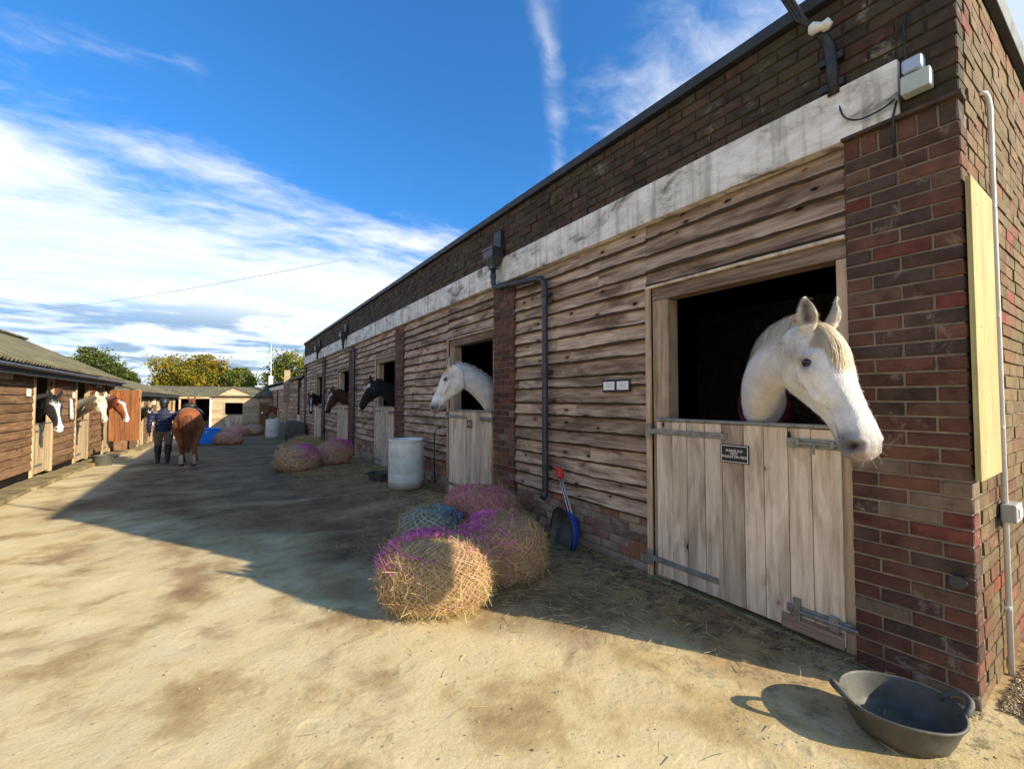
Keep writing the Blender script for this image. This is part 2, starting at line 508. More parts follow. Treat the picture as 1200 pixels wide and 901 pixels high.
M['pale_pane'] = plain('pale_dusty_pane', (0.44, 0.35, 0.20), 0.4, var=0.2, scale=5, bmp=0.0)


def white_band():
    m, nt, bs = material('flaking_white_paint')
    geo = nd(nt, 'ShaderNodeNewGeometry').outputs['Position']
    mp = nd(nt, 'ShaderNodeMapping', {0: geo, 'Scale': (3, 1.0, 2.2)}).outputs[0]
    n1 = noise(nt, mp, 2.6, 9, 0.7, 0.4)
    c = ramp(nt, n1, [(0.36, (0.18, 0.16, 0.125)), (0.45, (0.60, 0.56, 0.50)), (0.6, (0.84, 0.80, 0.74))])
    drip = nd(nt, 'ShaderNodeMapping', {0: geo, 'Scale': (6, 9, 0.7)}).outputs[0]
    dr = ramp(nt, noise(nt, drip, 1.4, 6, 0.6), [(0.34, 0.65), (0.50, 0.0)])
    c = mixc(nt, dr, c, (0.25, 0.225, 0.18))
    nt.links.new(c, bs.inputs['Base Color'])
    bs.inputs['Roughness'].default_value = 0.8
    bump(nt, bs, n1, 0.5, 0.01)
    return m


M['band'] = white_band()


def ply():
    m, nt, bs = material('faded_yellow_board')
    geo = nd(nt, 'ShaderNodeNewGeometry').outputs['Position']
    run = nd(nt, 'ShaderNodeMapping', {0: geo, 'Scale': (14, 14, 1.1)}).outputs[0]
    c = ramp(nt, noise(nt, run, 1.5, 7, 0.62, 0.3), [(0.30, (0.25, 0.195, 0.075)), (0.5, (0.36, 0.295, 0.12)), (0.7, (0.43, 0.37, 0.18))])
    c = mixc(nt, ramp(nt, noise(nt, geo, 4.5, 8, 0.7), [(0.52, 0.0), (0.72, 0.7)]), c, (0.24, 0.20, 0.11))
    c = mixc(nt, ramp(nt, noise(nt, geo, 60, 4, 0.7), [(0.64, 0.0), (0.72, 0.6)]), c, (0.14, 0.11, 0.06))
    nt.links.new(c, bs.inputs['Base Color'])
    bs.inputs['Roughness'].default_value = 0.85
    bump(nt, bs, noise(nt, run, 6, 6, 0.65), 0.4, 0.004)
    return m


M['yellow_ply'] = ply()


def coat(name, rough=0.55, hair=0.35, tone=None):
    m, nt, bs = material(name)
    a = nd(nt, 'ShaderNodeAttribute', attribute_name='Col').outputs['Color']
    tcn = nd(nt, 'ShaderNodeTexCoord').outputs['Object']
    n = noise(nt, tcn, 14, 8, 0.7)
    c = mixc(nt, 1.0, a, ramp(nt, n, [(0.3, 0.74), (0.7, 1.14)]), 'MULTIPLY')
    nt.links.new(c, bs.inputs['Base Color'])
    bs.inputs['Roughness'].default_value = rough
    bs.inputs['Specular IOR Level'].default_value = 0.25
    bs.inputs['Sheen Weight'].default_value = 0.12
    bump(nt, bs, noise(nt, nd(nt, 'ShaderNodeMapping', {0: tcn, 'Scale': (1, 1, 0.35)}).outputs[0], 170, 4, 0.7), hair, 0.004)
    return m


M['coat'] = coat('horse_coat', 0.62, 0.9)


def colattr(name, rough=0.8, trans=0.0, spec=0.2):
    m, nt, bs = material(name)
    a = nd(nt, 'ShaderNodeAttribute', attribute_name='Col').outputs['Color']
    nt.links.new(a, bs.inputs['Base Color'])
    bs.inputs['Roughness'].default_value = rough
    bs.inputs['Specular IOR Level'].default_value = spec
    if trans:
        out = nt.nodes['Material Output']
        tr = nd(nt, 'ShaderNodeBsdfTranslucent', {0: a})
        mx = nd(nt, 'ShaderNodeMixShader', {0: trans, 1: bs.outputs[0], 2: tr.outputs[0]})
        nt.links.new(mx.outputs[0], out.inputs[0])
    return m


M['hair'] = colattr('horse_hair', 0.6)
M['straw'] = colattr('hay_stalks', 0.75, 0.35)
M['leaf'] = colattr('tree_leaves', 0.6, 0.35)
M['cord'] = colattr('net_cord', 0.7)


def ground_mat():
    m, nt, bs = material('yard_surface')
    geo = nd(nt, 'ShaderNodeNewGeometry').outputs['Position']
    sp = nd(nt, 'ShaderNodeSeparateXYZ', {0: geo})
    X, Y = sp.outputs[0], sp.outputs[1]
    flat = nd(nt, 'ShaderNodeCombineXYZ', {0: X, 1: Y, 2: 0.0}).outputs[0]
    # old tarmac with streaks of trodden muck
    n1 = noise(nt, flat, 1.5, 9, 0.66, 0.3)
    tar = ramp(nt, n1, [(0.32, (0.095, 0.056, 0.030)), (0.46, (0.20, 0.120, 0.064)), (0.56, (0.265, 0.162, 0.087)), (0.72, (0.39, 0.245, 0.13))])
    stk = nd(nt, 'ShaderNodeMapping', {0: flat, 'Rotation': (0, 0, 0.25), 'Scale': (0.5, 1.5, 1)}).outputs[0]
    n2 = noise(nt, stk, 1.1, 8, 0.68, 0.5)
    tar = mixc(nt, ramp(nt, n2, [(0.52, 0.0), (0.70, 0.85)]), tar, (0.52, 0.355, 0.185))
    spk = ramp(nt, noise(nt, flat, 38, 5, 0.7), [(0.60, 0.0), (0.70, 0.75)])
    tar = mixc(nt, spk, tar, (0.52, 0.365, 0.20))
    clod = ramp(nt, noise(nt, flat, 11, 8, 0.78, 0.3), [(0.34, 0.8), (0.46, 0.0)])
    tar = mixc(nt, clod, tar, (0.085, 0.055, 0.030))
    # dry sand, sunlit tone painted in; near and left-kerb edges follow the cast shadow
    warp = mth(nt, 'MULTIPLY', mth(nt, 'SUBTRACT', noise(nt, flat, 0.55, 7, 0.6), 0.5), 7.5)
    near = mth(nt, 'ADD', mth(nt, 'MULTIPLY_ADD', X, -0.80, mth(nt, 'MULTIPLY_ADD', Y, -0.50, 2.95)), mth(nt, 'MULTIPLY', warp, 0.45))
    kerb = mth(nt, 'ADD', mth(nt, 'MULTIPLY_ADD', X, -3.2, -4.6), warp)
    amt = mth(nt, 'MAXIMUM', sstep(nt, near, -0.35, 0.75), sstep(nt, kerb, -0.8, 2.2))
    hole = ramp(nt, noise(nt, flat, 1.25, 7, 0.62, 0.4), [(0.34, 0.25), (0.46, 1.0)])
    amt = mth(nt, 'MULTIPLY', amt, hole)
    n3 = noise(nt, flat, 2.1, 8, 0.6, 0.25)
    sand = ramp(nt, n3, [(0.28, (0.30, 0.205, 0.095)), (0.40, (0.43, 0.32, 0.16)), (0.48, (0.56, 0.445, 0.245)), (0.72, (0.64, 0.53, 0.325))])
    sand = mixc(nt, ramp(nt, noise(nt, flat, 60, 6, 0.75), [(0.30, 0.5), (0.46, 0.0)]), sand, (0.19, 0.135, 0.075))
    # chopped hay trodden in beside the right-hand wall
    hay = mth(nt, 'MULTIPLY', sstep(nt, mth(nt, 'ADD', X, mth(nt, 'MULTIPLY', warp, 0.35)), 1.1, 3.0), ramp(nt, noise(nt, flat, 4.5, 9, 0.75), [(0.40, 0.0), (0.62, 0.9)]))
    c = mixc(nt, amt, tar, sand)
    c = mixc(nt, mth(nt, 'MULTIPLY', hay, 0.75), c, (0.50, 0.33, 0.135))
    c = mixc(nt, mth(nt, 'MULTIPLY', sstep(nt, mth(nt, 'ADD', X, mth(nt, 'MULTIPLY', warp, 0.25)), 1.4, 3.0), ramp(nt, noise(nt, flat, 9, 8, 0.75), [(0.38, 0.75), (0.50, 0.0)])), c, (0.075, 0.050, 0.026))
    nt.links.new(c, bs.inputs['Base Color'])
    wet = ramp(nt, n1, [(0.30, 0.55), (0.46, 0.92)])
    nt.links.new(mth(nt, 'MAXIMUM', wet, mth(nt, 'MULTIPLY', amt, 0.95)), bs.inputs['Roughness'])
    bs.inputs['Specular IOR Level'].default_value = 0.08
    h = mth(nt, 'ADD', mth(nt, 'MULTIPLY', noise(nt, flat, 45, 8, 0.75), 0.6), mth(nt, 'MULTIPLY', noise(nt, flat, 6, 6, 0.65), 1.4))
    wv = vmth(nt, 'ADD', flat, nd(nt, 'ShaderNodeVectorMath', {0: nd(nt, 'ShaderNodeTexNoise', {'Vector': flat, 'Scale': 7.0}).outputs['Color'], 3: 0.12}, operation='SCALE').outputs[0])
    pr = nd(nt, 'ShaderNodeTexVoronoi', {'Vector': wv, 'Scale': 4.2}).outputs['Distance']
    h = mth(nt, 'ADD', h, mth(nt, 'MULTIPLY', ramp(nt, pr, [(0.10, 0.0), (0.24, 1.0), (0.32, 0.75), (0.6, 0.8)]), 0.45))
    bump(nt, bs, h, 0.5, 0.014)
    return m


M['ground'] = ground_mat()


def roof_mat():
    m, nt, bs = material('mossy_corrugated_sheet')
    v, r, raw = objvec(nt)
    n = noise(nt, v, 2.6, 8, 0.68, 0.3)
    c = ramp(nt, n, [(0.3, (0.065, 0.058, 0.042)), (0.5, (0.125, 0.11, 0.075)), (0.62, (0.17, 0.155, 0.085)), (0.75, (0.20, 0.18, 0.14))])
    nt.links.new(c, bs.inputs['Base Color'])
    bs.inputs['Roughness'].default_value = 0.95
    bs.inputs['Specular IOR Level'].default_value = 0.1
    bump(nt, bs, noise(nt, v, 30, 6, 0.7), 0.5, 0.01)
    return m


M['roof'] = roof_mat()


def barrel_mat():
    m, nt, bs = material('milky_plastic_barrel')
    tcn = nd(nt, 'ShaderNodeTexCoord').outputs['Object']
    z = nd(nt, 'ShaderNodeSeparateXYZ', {0: tcn}).outputs[2]
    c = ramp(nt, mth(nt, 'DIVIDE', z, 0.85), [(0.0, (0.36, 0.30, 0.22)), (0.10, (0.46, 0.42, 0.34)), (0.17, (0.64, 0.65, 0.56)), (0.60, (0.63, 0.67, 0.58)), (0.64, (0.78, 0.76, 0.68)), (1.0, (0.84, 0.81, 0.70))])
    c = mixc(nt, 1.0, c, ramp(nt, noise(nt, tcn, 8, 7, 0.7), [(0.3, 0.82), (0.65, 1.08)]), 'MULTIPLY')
    nt.links.new(c, bs.inputs['Base Color'])
    bs.inputs['Roughness'].default_value = 0.38
    bs.inputs['Subsurface Weight'].default_value = 0.15
    bs.inputs['Subsurface Radius'].default_value = (0.05, 0.05, 0.05)
    return m


M['barrel'] = barrel_mat()

# ------------------------------------------------------------------ ground
def build_ground():
    xs = np.concatenate([[-400, -150, -60, -25, -12], np.arange(-7, 6.01, 0.09), [8, 12, 25, 60, 150, 400]])
    ys = np.concatenate([[-300, -80, -25, -9], np.arange(-4, 9.01, 0.09), np.arange(9.25, 40, 0.3), [45, 60, 90, 160, 300, 600]])
    XX, YY = np.meshgrid(xs, ys, indexing='ij')
    P = np.stack([XX.ravel(), YY.ravel(), np.zeros(XX.size)], 1)
    fade = np.clip((7.5 - np.abs(P[:, 0] + 0.5)) / 2, 0, 1) * np.clip((40 - P[:, 1]) / 4, 0, 1) * np.clip((P[:, 1] + 4) / 1, 0, 1)
    Z = np.array([gz(y) for y in P[:, 1]])
    Z += fade * (0.010 * vnoise(P, 2.2, 3) + 0.007 * vnoise(P, 7.0, 4) + 0.004 * vnoise(P, 17.0, 5))
    P[:, 2] = Z
    nx, ny = len(xs), len(ys)
    i, j = np.meshgrid(np.arange(nx - 1), np.arange(ny - 1), indexing='ij')
    a = (i * ny + j).ravel()
    F = np.stack([a, a + ny, a + ny + 1, a + 1], 1)
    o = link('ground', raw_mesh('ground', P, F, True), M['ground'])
    tag(o, 'dusty stable yard of dark tarmac under pale trodden sand', 'ground', kind='structure')


build_ground()

# worn concrete path along the foot of the end wall
V = []
top, n = [], 26
for i in range(n + 1):
    u = i / n
    top.append((2.30 + 0.85 * u ** 0.9 + 0.012 * math.sin(9 * u * 3), -0.10 + 0.52 * u ** 0.8 + 0.015 * math.sin(23 * u) + random.uniform(-0.008, 0.008)))
top += [(9, 0.44), (9, -4), (1.2, -4)]
pb = MB()
k = len(top)
pb.add([(x, y, 0.016) for x, y in top] + [(x - 0.012, y + 0.012, -0.03) for x, y in top], [tuple(range(k - 1, -1, -1))] + [(i, (i + 1) % k, k + (i + 1) % k, k + i) for i in range(k)])
tag(pb.build('path', M['concrete']), 'worn concrete path along the end wall', 'path', kind='structure')

# ------------------------------------------------------------------ right-hand stable block
RB = thing('brick_stable_block', (3.0, 0.5, 0), 'long flat-roofed brick and timber stable block along the right of the yard', 'stable')
PX, CX = 2.965, 3.015               # faces of the brick piers and of the cladding
PIERS = [0.515, 4.41, 8.33, 12.25, 16.2, 20.22]
PW = 0.478
COURSE = 0.0765
ZB, ZT, ZP = 2.93, 3.25, 3.80       # underside and top of the white band, underside of the coping


_brick_cache = {}


def brick_mesh(ly, lz, var):
    """one brick, long side along Y, centred, 11 cm deep, with knocked edges"""
    k = (round(ly, 3), round(lz, 3), var)
    if k not in _brick_cache:
        r = random.Random(hash(k) % 9999)
        b, e = MB(), 0.006
        for (xa, ya, za) in ((0, 0, 0),):
            j = lambda s: r.uniform(-s, s)
            V = []
            for sx in (0, 1):                       # front ring bevelled, back ring plain
                for (sy, sz) in ((-1, -1), (1, -1), (1, 1), (-1, 1)):
                    V.append((0.0 + j(0.002) if sx else 0.11, sy * (ly / 2 - (e if sx else 0)) + j(0.002), sz * (lz / 2 - (e if sx else 0)) + j(0.002)))
            for (sy, sz) in ((-1, -1), (1, -1), (1, 1), (-1, 1)):
                V.append((e, sy * ly / 2 + j(0.0015), sz * lz / 2 + j(0.0015)))
            F = [(4, 7, 6, 5)]
            for q in range(4):
                F.append((4 + q, 4 + (q + 1) % 4, 8 + (q + 1) % 4, 8 + q))
                F.append((8 + q, 8 + (q + 1) % 4, (q + 1) % 4, q))
            F = [tuple(f) for f in F]
            b.add(V, F)
        _brick_cache[k] = b.mesh('brick')
    return _brick_cache[k]


def put_brick(parent, x, y, z, ly, lz, mat):
    me = brick_mesh(ly, lz, random.randrange(3))
    if len(me.materials) == 0:
        me.materials.append(None)
    o = link('brick', me, None, parent, (x + random.uniform(-0.003, 0.002), y, z), (random.uniform(-0.006, 0.006), random.uniform(-0.008, 0.008), random.uniform(-0.006, 0.006)))
    o.material_slots[0].link = 'OBJECT'
    o.material_slots[0].material = mat
    return o


def course_split(y0, y1, k, first=None):
    """positions of the bricks of one course between y0 and y1, bonds staggered by course"""
    out, y = [], y0
    L = [0.225, 0.225] if k % 2 == 0 else [0.1075, 0.225]
    i = 0
    if k % 2:
        out.append((y, min(y + 0.1075, y1)))
        y += 0.1185
    while y < y1 - 0.03:
        e = min(y + 0.225, y1)
        if y1 - e < 0.05:
            e = y1
        out.append((y, e))
        y = e + 0.011
        i += 1
    return out


def brick_stuff(b, x, y0, y1, z0, n, back=0.10, j=0.003, ch=COURSE):
    for k in range(n):
        for (a, c) in course_split(y0, y1, k):
            z = z0 + k * ch
            f = x + random.uniform(-j, j)
            b.box(f, x + back, a + random.uniform(0, 0.002), c, z + 0.0055 + random.uniform(-.001, .001), z + ch - 0.0055, r=random.random(), j=0.0015)


# near corner pier: every brick its own piece
pier = MB()
pier.box(PX + 0.009, 3.5, PIERS[0] + 0.009, PIERS[0] + PW - 0.006, -0.1, ZB - 0.002)
P0 = pier.build('brick_pier', M['mortar'], RB)
nc = 37
for k in range(nc):
    z = -0.015 + (k + 0.5) * COURSE
    if k % 2 == 0:
        cuts = [(0, 0.233), (0.244, PW)]
    else:
        cuts = [(0, 0.108), (0.119, 0.344 + 0.01), (0.365, PW)]
    if random.random() < 0.25:
        cuts = [(PW - b, PW - a) for a, b in cuts]
    for a, b in cuts:
        put_brick(P0, PX, PIERS[0] + (a + b) / 2, z, b - a, 0.0655, M['brick'])
zs = -0.015 + nc * COURSE
for q in range(6):                                  # bricks on edge under the parapet
    w = PW / 6
    put_brick(P0, PX, PIERS[0] + (q + 0.5) * w, (zs + ZB) / 2 - 0.004, w - 0.010, ZB - zs - 0.012, M['brick'])
lip = MB().box(PX - 0.035, PX + 0.08, PIERS[0] - 0.012, PIERS[0] + PW, ZB - 0.003, ZB + 0.018, j=0.002)
lip.build('tile_course', M['brick'], RB, bevel=0.004)

# other piers: bricks joined, too small to pick apart
for p in PIERS[1:]:
    zb = gz(p) - 0.1
    b = MB().box(PX + 0.009, 3.3, p + 0.006, p + PW - 0.006, zb, ZB - 0.002)
    po = b.build('brick_pier', M['mortar'], RB)
    n = int((ZB - zb) / COURSE)
    s = MB()
    brick_stuff(s, PX, p, p + PW, ZB - 0.01 - n * COURSE, n, 0.2)
    tag(s.build('pier_bricks', M['brick'], po, rnd=True), kind='stuff')


LAP_SHADE = []


def plank_mesh(length, height, seed, thick0=0.004, thick1=0.036, waney=0.0025, nseg=None):
    """a lapped board along +Y, hanging down from z=0 to -height; thicker, uneven lower edge"""
    r = random.Random(seed)
    n = nseg or max(6, int(length / 0.09))
    V, F = [], []
    LAP_SHADE.clear()
    ph = [r.uniform(0, 6.28) for _ in range(6)]
    am = [r.uniform(0.3, 1.0) for _ in range(6)]
    for i in range(n + 1):
        y = length * i / n
        w = waney * (am[0] * math.sin(2.3 * y + ph[0]) + am[1] * math.sin(6.1 * y + ph[1]) + 0.6 * am[2] * math.sin(14 * y + ph[2]) + r.uniform(-0.6, 0.6))
        bx = 0.004 * am[3] * math.sin(1.7 * y + ph[3]) + 0.002 * math.sin(5 * y + ph[4])
        zb = -height + w
        zt = 0.0 + 0.4 * waney * math.sin(3 * y + ph[5])
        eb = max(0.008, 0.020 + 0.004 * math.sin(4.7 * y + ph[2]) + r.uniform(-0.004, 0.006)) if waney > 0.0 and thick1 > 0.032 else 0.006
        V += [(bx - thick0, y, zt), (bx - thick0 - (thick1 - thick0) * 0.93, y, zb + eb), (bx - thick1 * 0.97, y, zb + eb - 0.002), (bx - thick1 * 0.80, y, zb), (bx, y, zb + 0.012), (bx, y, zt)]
        LAP_SHADE.extend([0, 0, 1, 1, 1, 0])  # marks the lower edge that is painted dark as lap shade
    for i in range(n):
        a, b = i * 6, (i + 1) * 6
        for q in range(6):
            F.append((a + q, a + (q + 1) % 6, b + (q + 1) % 6, b + q))
    F += [(5, 4, 3, 2, 1, 0), tuple(n * 6 + q for q in range(6))]
    return V, F


_pk = [0]


def plank(parent, x, y0, y1, ztop, h, mat, **kw):
    _pk[0] += 1
    V, F = plank_mesh(y1 - y0, h, _pk[0] * 17 + 3, **kw)
    o = link('plank', raw_mesh('plank', V, F, attrs={'bark_or_lap_shade': np.array(LAP_SHADE, np.float32)}), mat, parent, (x, y0, ztop), (random.uniform(-0.004, 0.004), 0, 0))
    return o


def clad_wall(parent, x, y0, y1, z0, z1, row=0.168, mat=None, joints=True, waney=0.0025, tilt=0.0):
    n = max(1, round((z1 - z0) / row))
    row = (z1 - z0) / n
    cut = [z1] + [z1 - k * row + random.uniform(-0.014, 0.014) for k in range(1, n)] + [z0]
    for k in range(n):
        zt = cut[k] + 0.022
        zb = cut[k + 1]
        if zt > z1:
            zt = z1
        segs = [(y0, y1)]
        if joints and y1 - y0 > 1.4 and random.random() < 0.45:
            c = random.uniform(y0 + 0.5, y1 - 0.5)
            segs = [(y0, c - 0.002), (c + 0.002, y1)]
        for a, b in segs:
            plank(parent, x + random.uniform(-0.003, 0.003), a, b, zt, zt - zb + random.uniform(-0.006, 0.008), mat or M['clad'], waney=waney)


def door_leaf(parent, y0, y1, z0, z1, x, mat, nb=9, full=True, hs=1):
    """lower half of a stable door: vertical boards, capping strip, strap hinges, bolts; a part with sub-parts"""
    back = MB().box(x + 0.018, x + 0.042, y0 + 0.01, y1 - 0.01, z0 + 0.02, z1 - 0.01)
    d = back.build('stable_door', M['frame'], parent)
    w = (y1 - y0) / nb
    edges = [y0]
    for q in range(1, nb):
        edges.append(y0 + q * w + random.uniform(-0.012, 0.012))
    edges.append(y1)
    for q in range(nb):
        b = MB()
        dx = random.uniform(-0.0025, 0.0025)
        b.box(0, 0.0175, 0, edges[q + 1] - edges[q] - 0.004, 0, z1 - z0 + random.uniform(-0.004, 0.002), j=0.0008)
        b.build('plank', mat, d, loc=(x + dx, edges[q] + 0.002, z0), bevel=0.004, seg=1)
    MB().box(x - 0.012, x + 0.05, y0 - 0.005, y1 + 0.005, z1 + 0.003, z1 + 0.026, j=0.001).build('capping_strip', M['galv'], d, bevel=0.004)
    if full:
        for zc, ln in ((z1 - 0.085, 0.60), (z0 + 0.12, 0.52)):
            h = MB().box(x - 0.010, x - 0.0005, y1 - ln, y1 + 0.10, zc - 0.022, zc + 0.022, j=0.0008)
            h.box(x - 0.013, x - 0.002, y1 + 0.05, y1 + 0.10, zc - 0.06, zc + 0.06)
            for q in range(4):
                c = y1 - ln + 0.05 + q * 0.14
                h.lathe([(0.001, -0.004), (0.010, -0.002), (0.010, 0.002), (0.001, 0.004)], 8, (x - 0.011, c, zc))
            h.build('strap_hinge', M['galv'], d, bevel=0.002, seg=1)
        h = MB().box(x - 0.012, x - 0.0005, y0 - 0.06, y0 + 0.28, z1 - 0.118, z1 - 0.062)
        h.tube([(x - 0.024, y0 - 0.07, z1 - 0.09), (x - 0.024, y0 + 0.24, z1 - 0.09)], 0.009, 8)
        h.tube([(x - 0.024, y0 + 0.12, z1 - 0.09), (x - 0.045, y0 + 0.12, z1 - 0.125), (x - 0.045, y0 + 0.12, z1 - 0.15)], 0.007, 6)
        for q in (0.02, 0.2):
            h.box(x - 0.037, x - 0.010, y0 + q, y0 + q + 0.022, z1 - 0.112, z1 - 0.068)
        h.build('bolt', M['galv'], d, bevel=0.002, seg=1)
        h = MB().box(x - 0.014, x - 0.0005, y0 - 0.04, y0 + 0.30, z0 + 0.10, z0 + 0.15)
        h.box(x - 0.030, x - 0.012, y0 + 0.02, y0 + 0.07, z0 + 0.085, z0 + 0.165)
        h.tube([(x - 0.026, y0 - 0.07, z0 + 0.13), (x - 0.026, y0 + 0.22, z0 + 0.125)], 0.010, 8)
        h.box(x - 0.028, x - 0.012, y0 + 0.22, y0 + 0.26, z0 + 0.06, z0 + 0.20)
        h.build('kick_bolt', M['galv'], d, bevel=0.002, seg=1)
        k = MB().box(x - 0.020, x - 0.001, y0 + 0.002, y0 + 0.33, z0 - 0.005, z0 + 0.085, j=0.001)
        k.build('kick_board', M['frame_h'], d, bevel=0.003, seg=1)
    return d


def door_frame(parent, d0, z0, x=2.975):
    """posts either side of the opening and the lintel over it"""
    f = MB()
    f.box(x + 0.02, x + 0.13, d0 + 0.002, d0 + 0.062, z0, 2.27)
    fo = f.build('door_post', M['frame'], parent, bevel=0.005)
    f = MB().box(x + 0.02, x + 0.15, d0 + 1.225, d0 + 1.375, z0, 2.27)
    f.build('door_post', M['frame'], parent, bevel=0.005)
    f = MB().box(x - 0.008, x + 0.012, d0 + 1.378, d0 + 1.43, z0, 2.385)
    f.build('door_architrave', M['frame'], parent, bevel=0.004)
    f = MB().box(x + 0.015, x + 0.15, d0 + 0.002, d0 + 1.376, 2.272, 2.375, j=0.002)
    f.build('lintel', M['frame_h'], parent, bevel=0.006)
    f = MB().box(x - 0.012, x + 0.035, d0 + 0.004, d0 + 1.43, 2.378, 2.398, j=0.002)
    f.build('drip_batten', M['door'], parent, bevel=0.003)


for k in range(5):
    d0 = PIERS[k] + PW
    nxt = PIERS[k + 1]
    g0 = gz(nxt)
    zlow = g0 - 0.25
    door_frame(RB, d0, g0 - 0.02)
    door_leaf(RB, d0 + 0.045, d0 + 1.315, max(g0, -0.1) + 0.045, 1.275, 2.952, M['door'], nb=9 if k else 9)
    sill = MB().box(2.93, 3.2, d0, d0 + 1.43, zlow, g0 + 0.012, j=0.004)
    sill.build('threshold', M['kerb'], RB, bevel=0.01)
    # brick plinth below the boards
    ya, yb = d0 + 1.435, nxt - 0.002
    pl = MB().box(3.022, 3.12, ya, yb, zlow, 0.452).build('plinth', M['mortar'], RB)
    nrow = 6
    if k == 0:
        for q in range(nrow):
            for a, b in course_split(ya, yb, q):
                put_brick(pl, 3.012, (a + b) / 2, -0.012 + (q + 0.5) * COURSE, b - a, 0.0655, M['brick_plinth'])
    else:
        s = MB()
        n = int((0.447 - zlow) / COURSE)
        brick_stuff(s, 3.012, ya, yb, 0.447 - n * COURSE, n)
        tag(s.build('plinth_bricks', M['brick_plinth'], pl, rnd=True), kind='stuff')
    # boards: over the door, and the full bay
    clad_wall(RB, CX, d0 + 0.003, d0 + 1.43, 2.40, ZB - 0.004, row=0.14, joints=False)
    clad_wall(RB, CX, ya, yb, 0.44, ZB - 0.004, row=0.14)
    # structure behind the boards
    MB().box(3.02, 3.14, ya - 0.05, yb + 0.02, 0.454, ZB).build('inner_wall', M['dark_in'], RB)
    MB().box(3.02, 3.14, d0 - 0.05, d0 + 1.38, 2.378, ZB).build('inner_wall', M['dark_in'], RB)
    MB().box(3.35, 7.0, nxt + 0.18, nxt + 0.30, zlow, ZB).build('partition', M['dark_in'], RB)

# white concrete band, parapet, coping, roof, remaining walls
MB().box(2.935, 3.2, 0.735, 20.70, ZB + 0.001, ZT).build('lintel_band', M['band'], RB, bevel=0.006)
pc = MB().box(PX + 0.012, 3.28, 0.524, 20.69, ZT + 0.001, ZP + 0.002)
pc.box(PX + 0.012, 3.28, 0.524, 0.733, ZB + 0.020, ZT)
PCO = pc.build('parapet', M['mortar_dark'], RB)
NPC = 7
pch = (ZP - ZT) / NPC
s = MB()
for k in range(NPC):
    z = ZT + (k + 0.5) * pch
    for a, b in course_split(0.515, 20.7, k):
        if b < 3.3:
            put_brick(PCO, PX, (a + b) / 2, z, b - a, pch - 0.011, M['brick_parapet'])
        else:
            s.box(PX + random.uniform(-0.009, 0.009), PX + 0.1, a, b, z - pch / 2 + 0.003, z + pch / 2 - 0.003, r=random.random(), j=0.004)
for k in range(4):
    z = ZB + 0.02 + (k + 0.5) * 0.075
    for a, b in ([(0.515, 0.733)] if k % 2 == 0 else [(0.515, 0.62), (0.631, 0.733)]):
        put_brick(PCO, PX, (a + b) / 2, z, b - a, 0.064, M['brick_parapet'])
tag(s.build('parapet_bricks', M['brick_parapet'], PCO, rnd=True), kind='stuff')
MB().box(2.915, 3.30, 0.485, 20.73, ZP + 0.004, 3.885, j=0.0).build('coping', M['felt'], RB, bevel=0.008)
MB().box(3.302, 8.0, 0.475, 20.73, ZP - 0.04, 3.84).build('roof_slab', M['felt'], RB)
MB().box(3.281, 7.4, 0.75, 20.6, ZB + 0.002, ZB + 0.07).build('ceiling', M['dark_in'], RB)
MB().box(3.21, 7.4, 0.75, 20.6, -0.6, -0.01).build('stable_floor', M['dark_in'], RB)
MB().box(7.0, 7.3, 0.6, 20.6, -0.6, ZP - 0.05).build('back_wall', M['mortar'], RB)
MB().box(3.02, 7.3, 20.45, 20.69, -0.8, ZT).build('far_wall', M['mortar'], RB)
# sunlit end wall facing the camera
ew = MB().box(3.09, 7.4, PIERS[0] + 0.012, PIERS[0] + 0.22, -0.1, ZP + 0.002)
EW = ew.build('end_wall', M['mortar'], RB)
s = MB()
n = int((ZP + 0.02) / COURSE)
for k in range(n):
    z = -0.015 + k * COURSE
    for a, b in course_split(3.085 + (0.06 if k % 2 else 0), 7.35, k):
        f = PIERS[0] + random.uniform(-0.003, 0.004)
        s.box(a, b, f, f + 0.06, z + 0.0055, z + COURSE - 0.0055, r=random.random(), j=0.002)
tag(s.build('end_wall_bricks', M['brick_end'], EW, rnd=True), kind='stuff')
MB().box(3.06, 7.42, 0.472, 0.52, ZP - 0.05, 3.887).build('end_coping', M['felt'], RB, bevel=0.006)


# lower range that carries on beyond, in line with the first
LR = thing('low_stable_range', (3.0, 20.75, gz(20.75)), 'lower timber stable range with a white band beyond the long brick block', 'stable')
MB().box(3.06, 7.0, 20.76, 60, -0.9, 2.40).build('wall_core', M['dark_in'], LR)
MB().box(2.95, 3.2, 27.0, 60, 2.06, 2.30).build('lintel_band', M['band'], LR)
MB().box(2.88, 7.2, 20.76, 60.1, 2.42, 2.52).build('roof_edge', M['felt'], LR)
for (a, b) in ((20.78, 22.0), (23.1, 26.9), (28.0, 31.5), (32.6, 36.5), (37.6, 42.0), (43, 48), (49, 59.9)):
    clad_wall(LR, 3.05, a, b, -0.5, 2.05 if a > 27 else 2.4, row=0.2, joints=False)
for a in (22.02, 26.92, 31.52, 36.52, 42.02):
    dl = door_leaf(LR, a + 0.02, a + 1.02, -0.66, 0.72, 3.0, M['door'], nb=7, full=False)
    MB().box(2.99, 3.05, a - 0.08, a, -0.7, 2.0).build('door_post', M['frame'], LR)


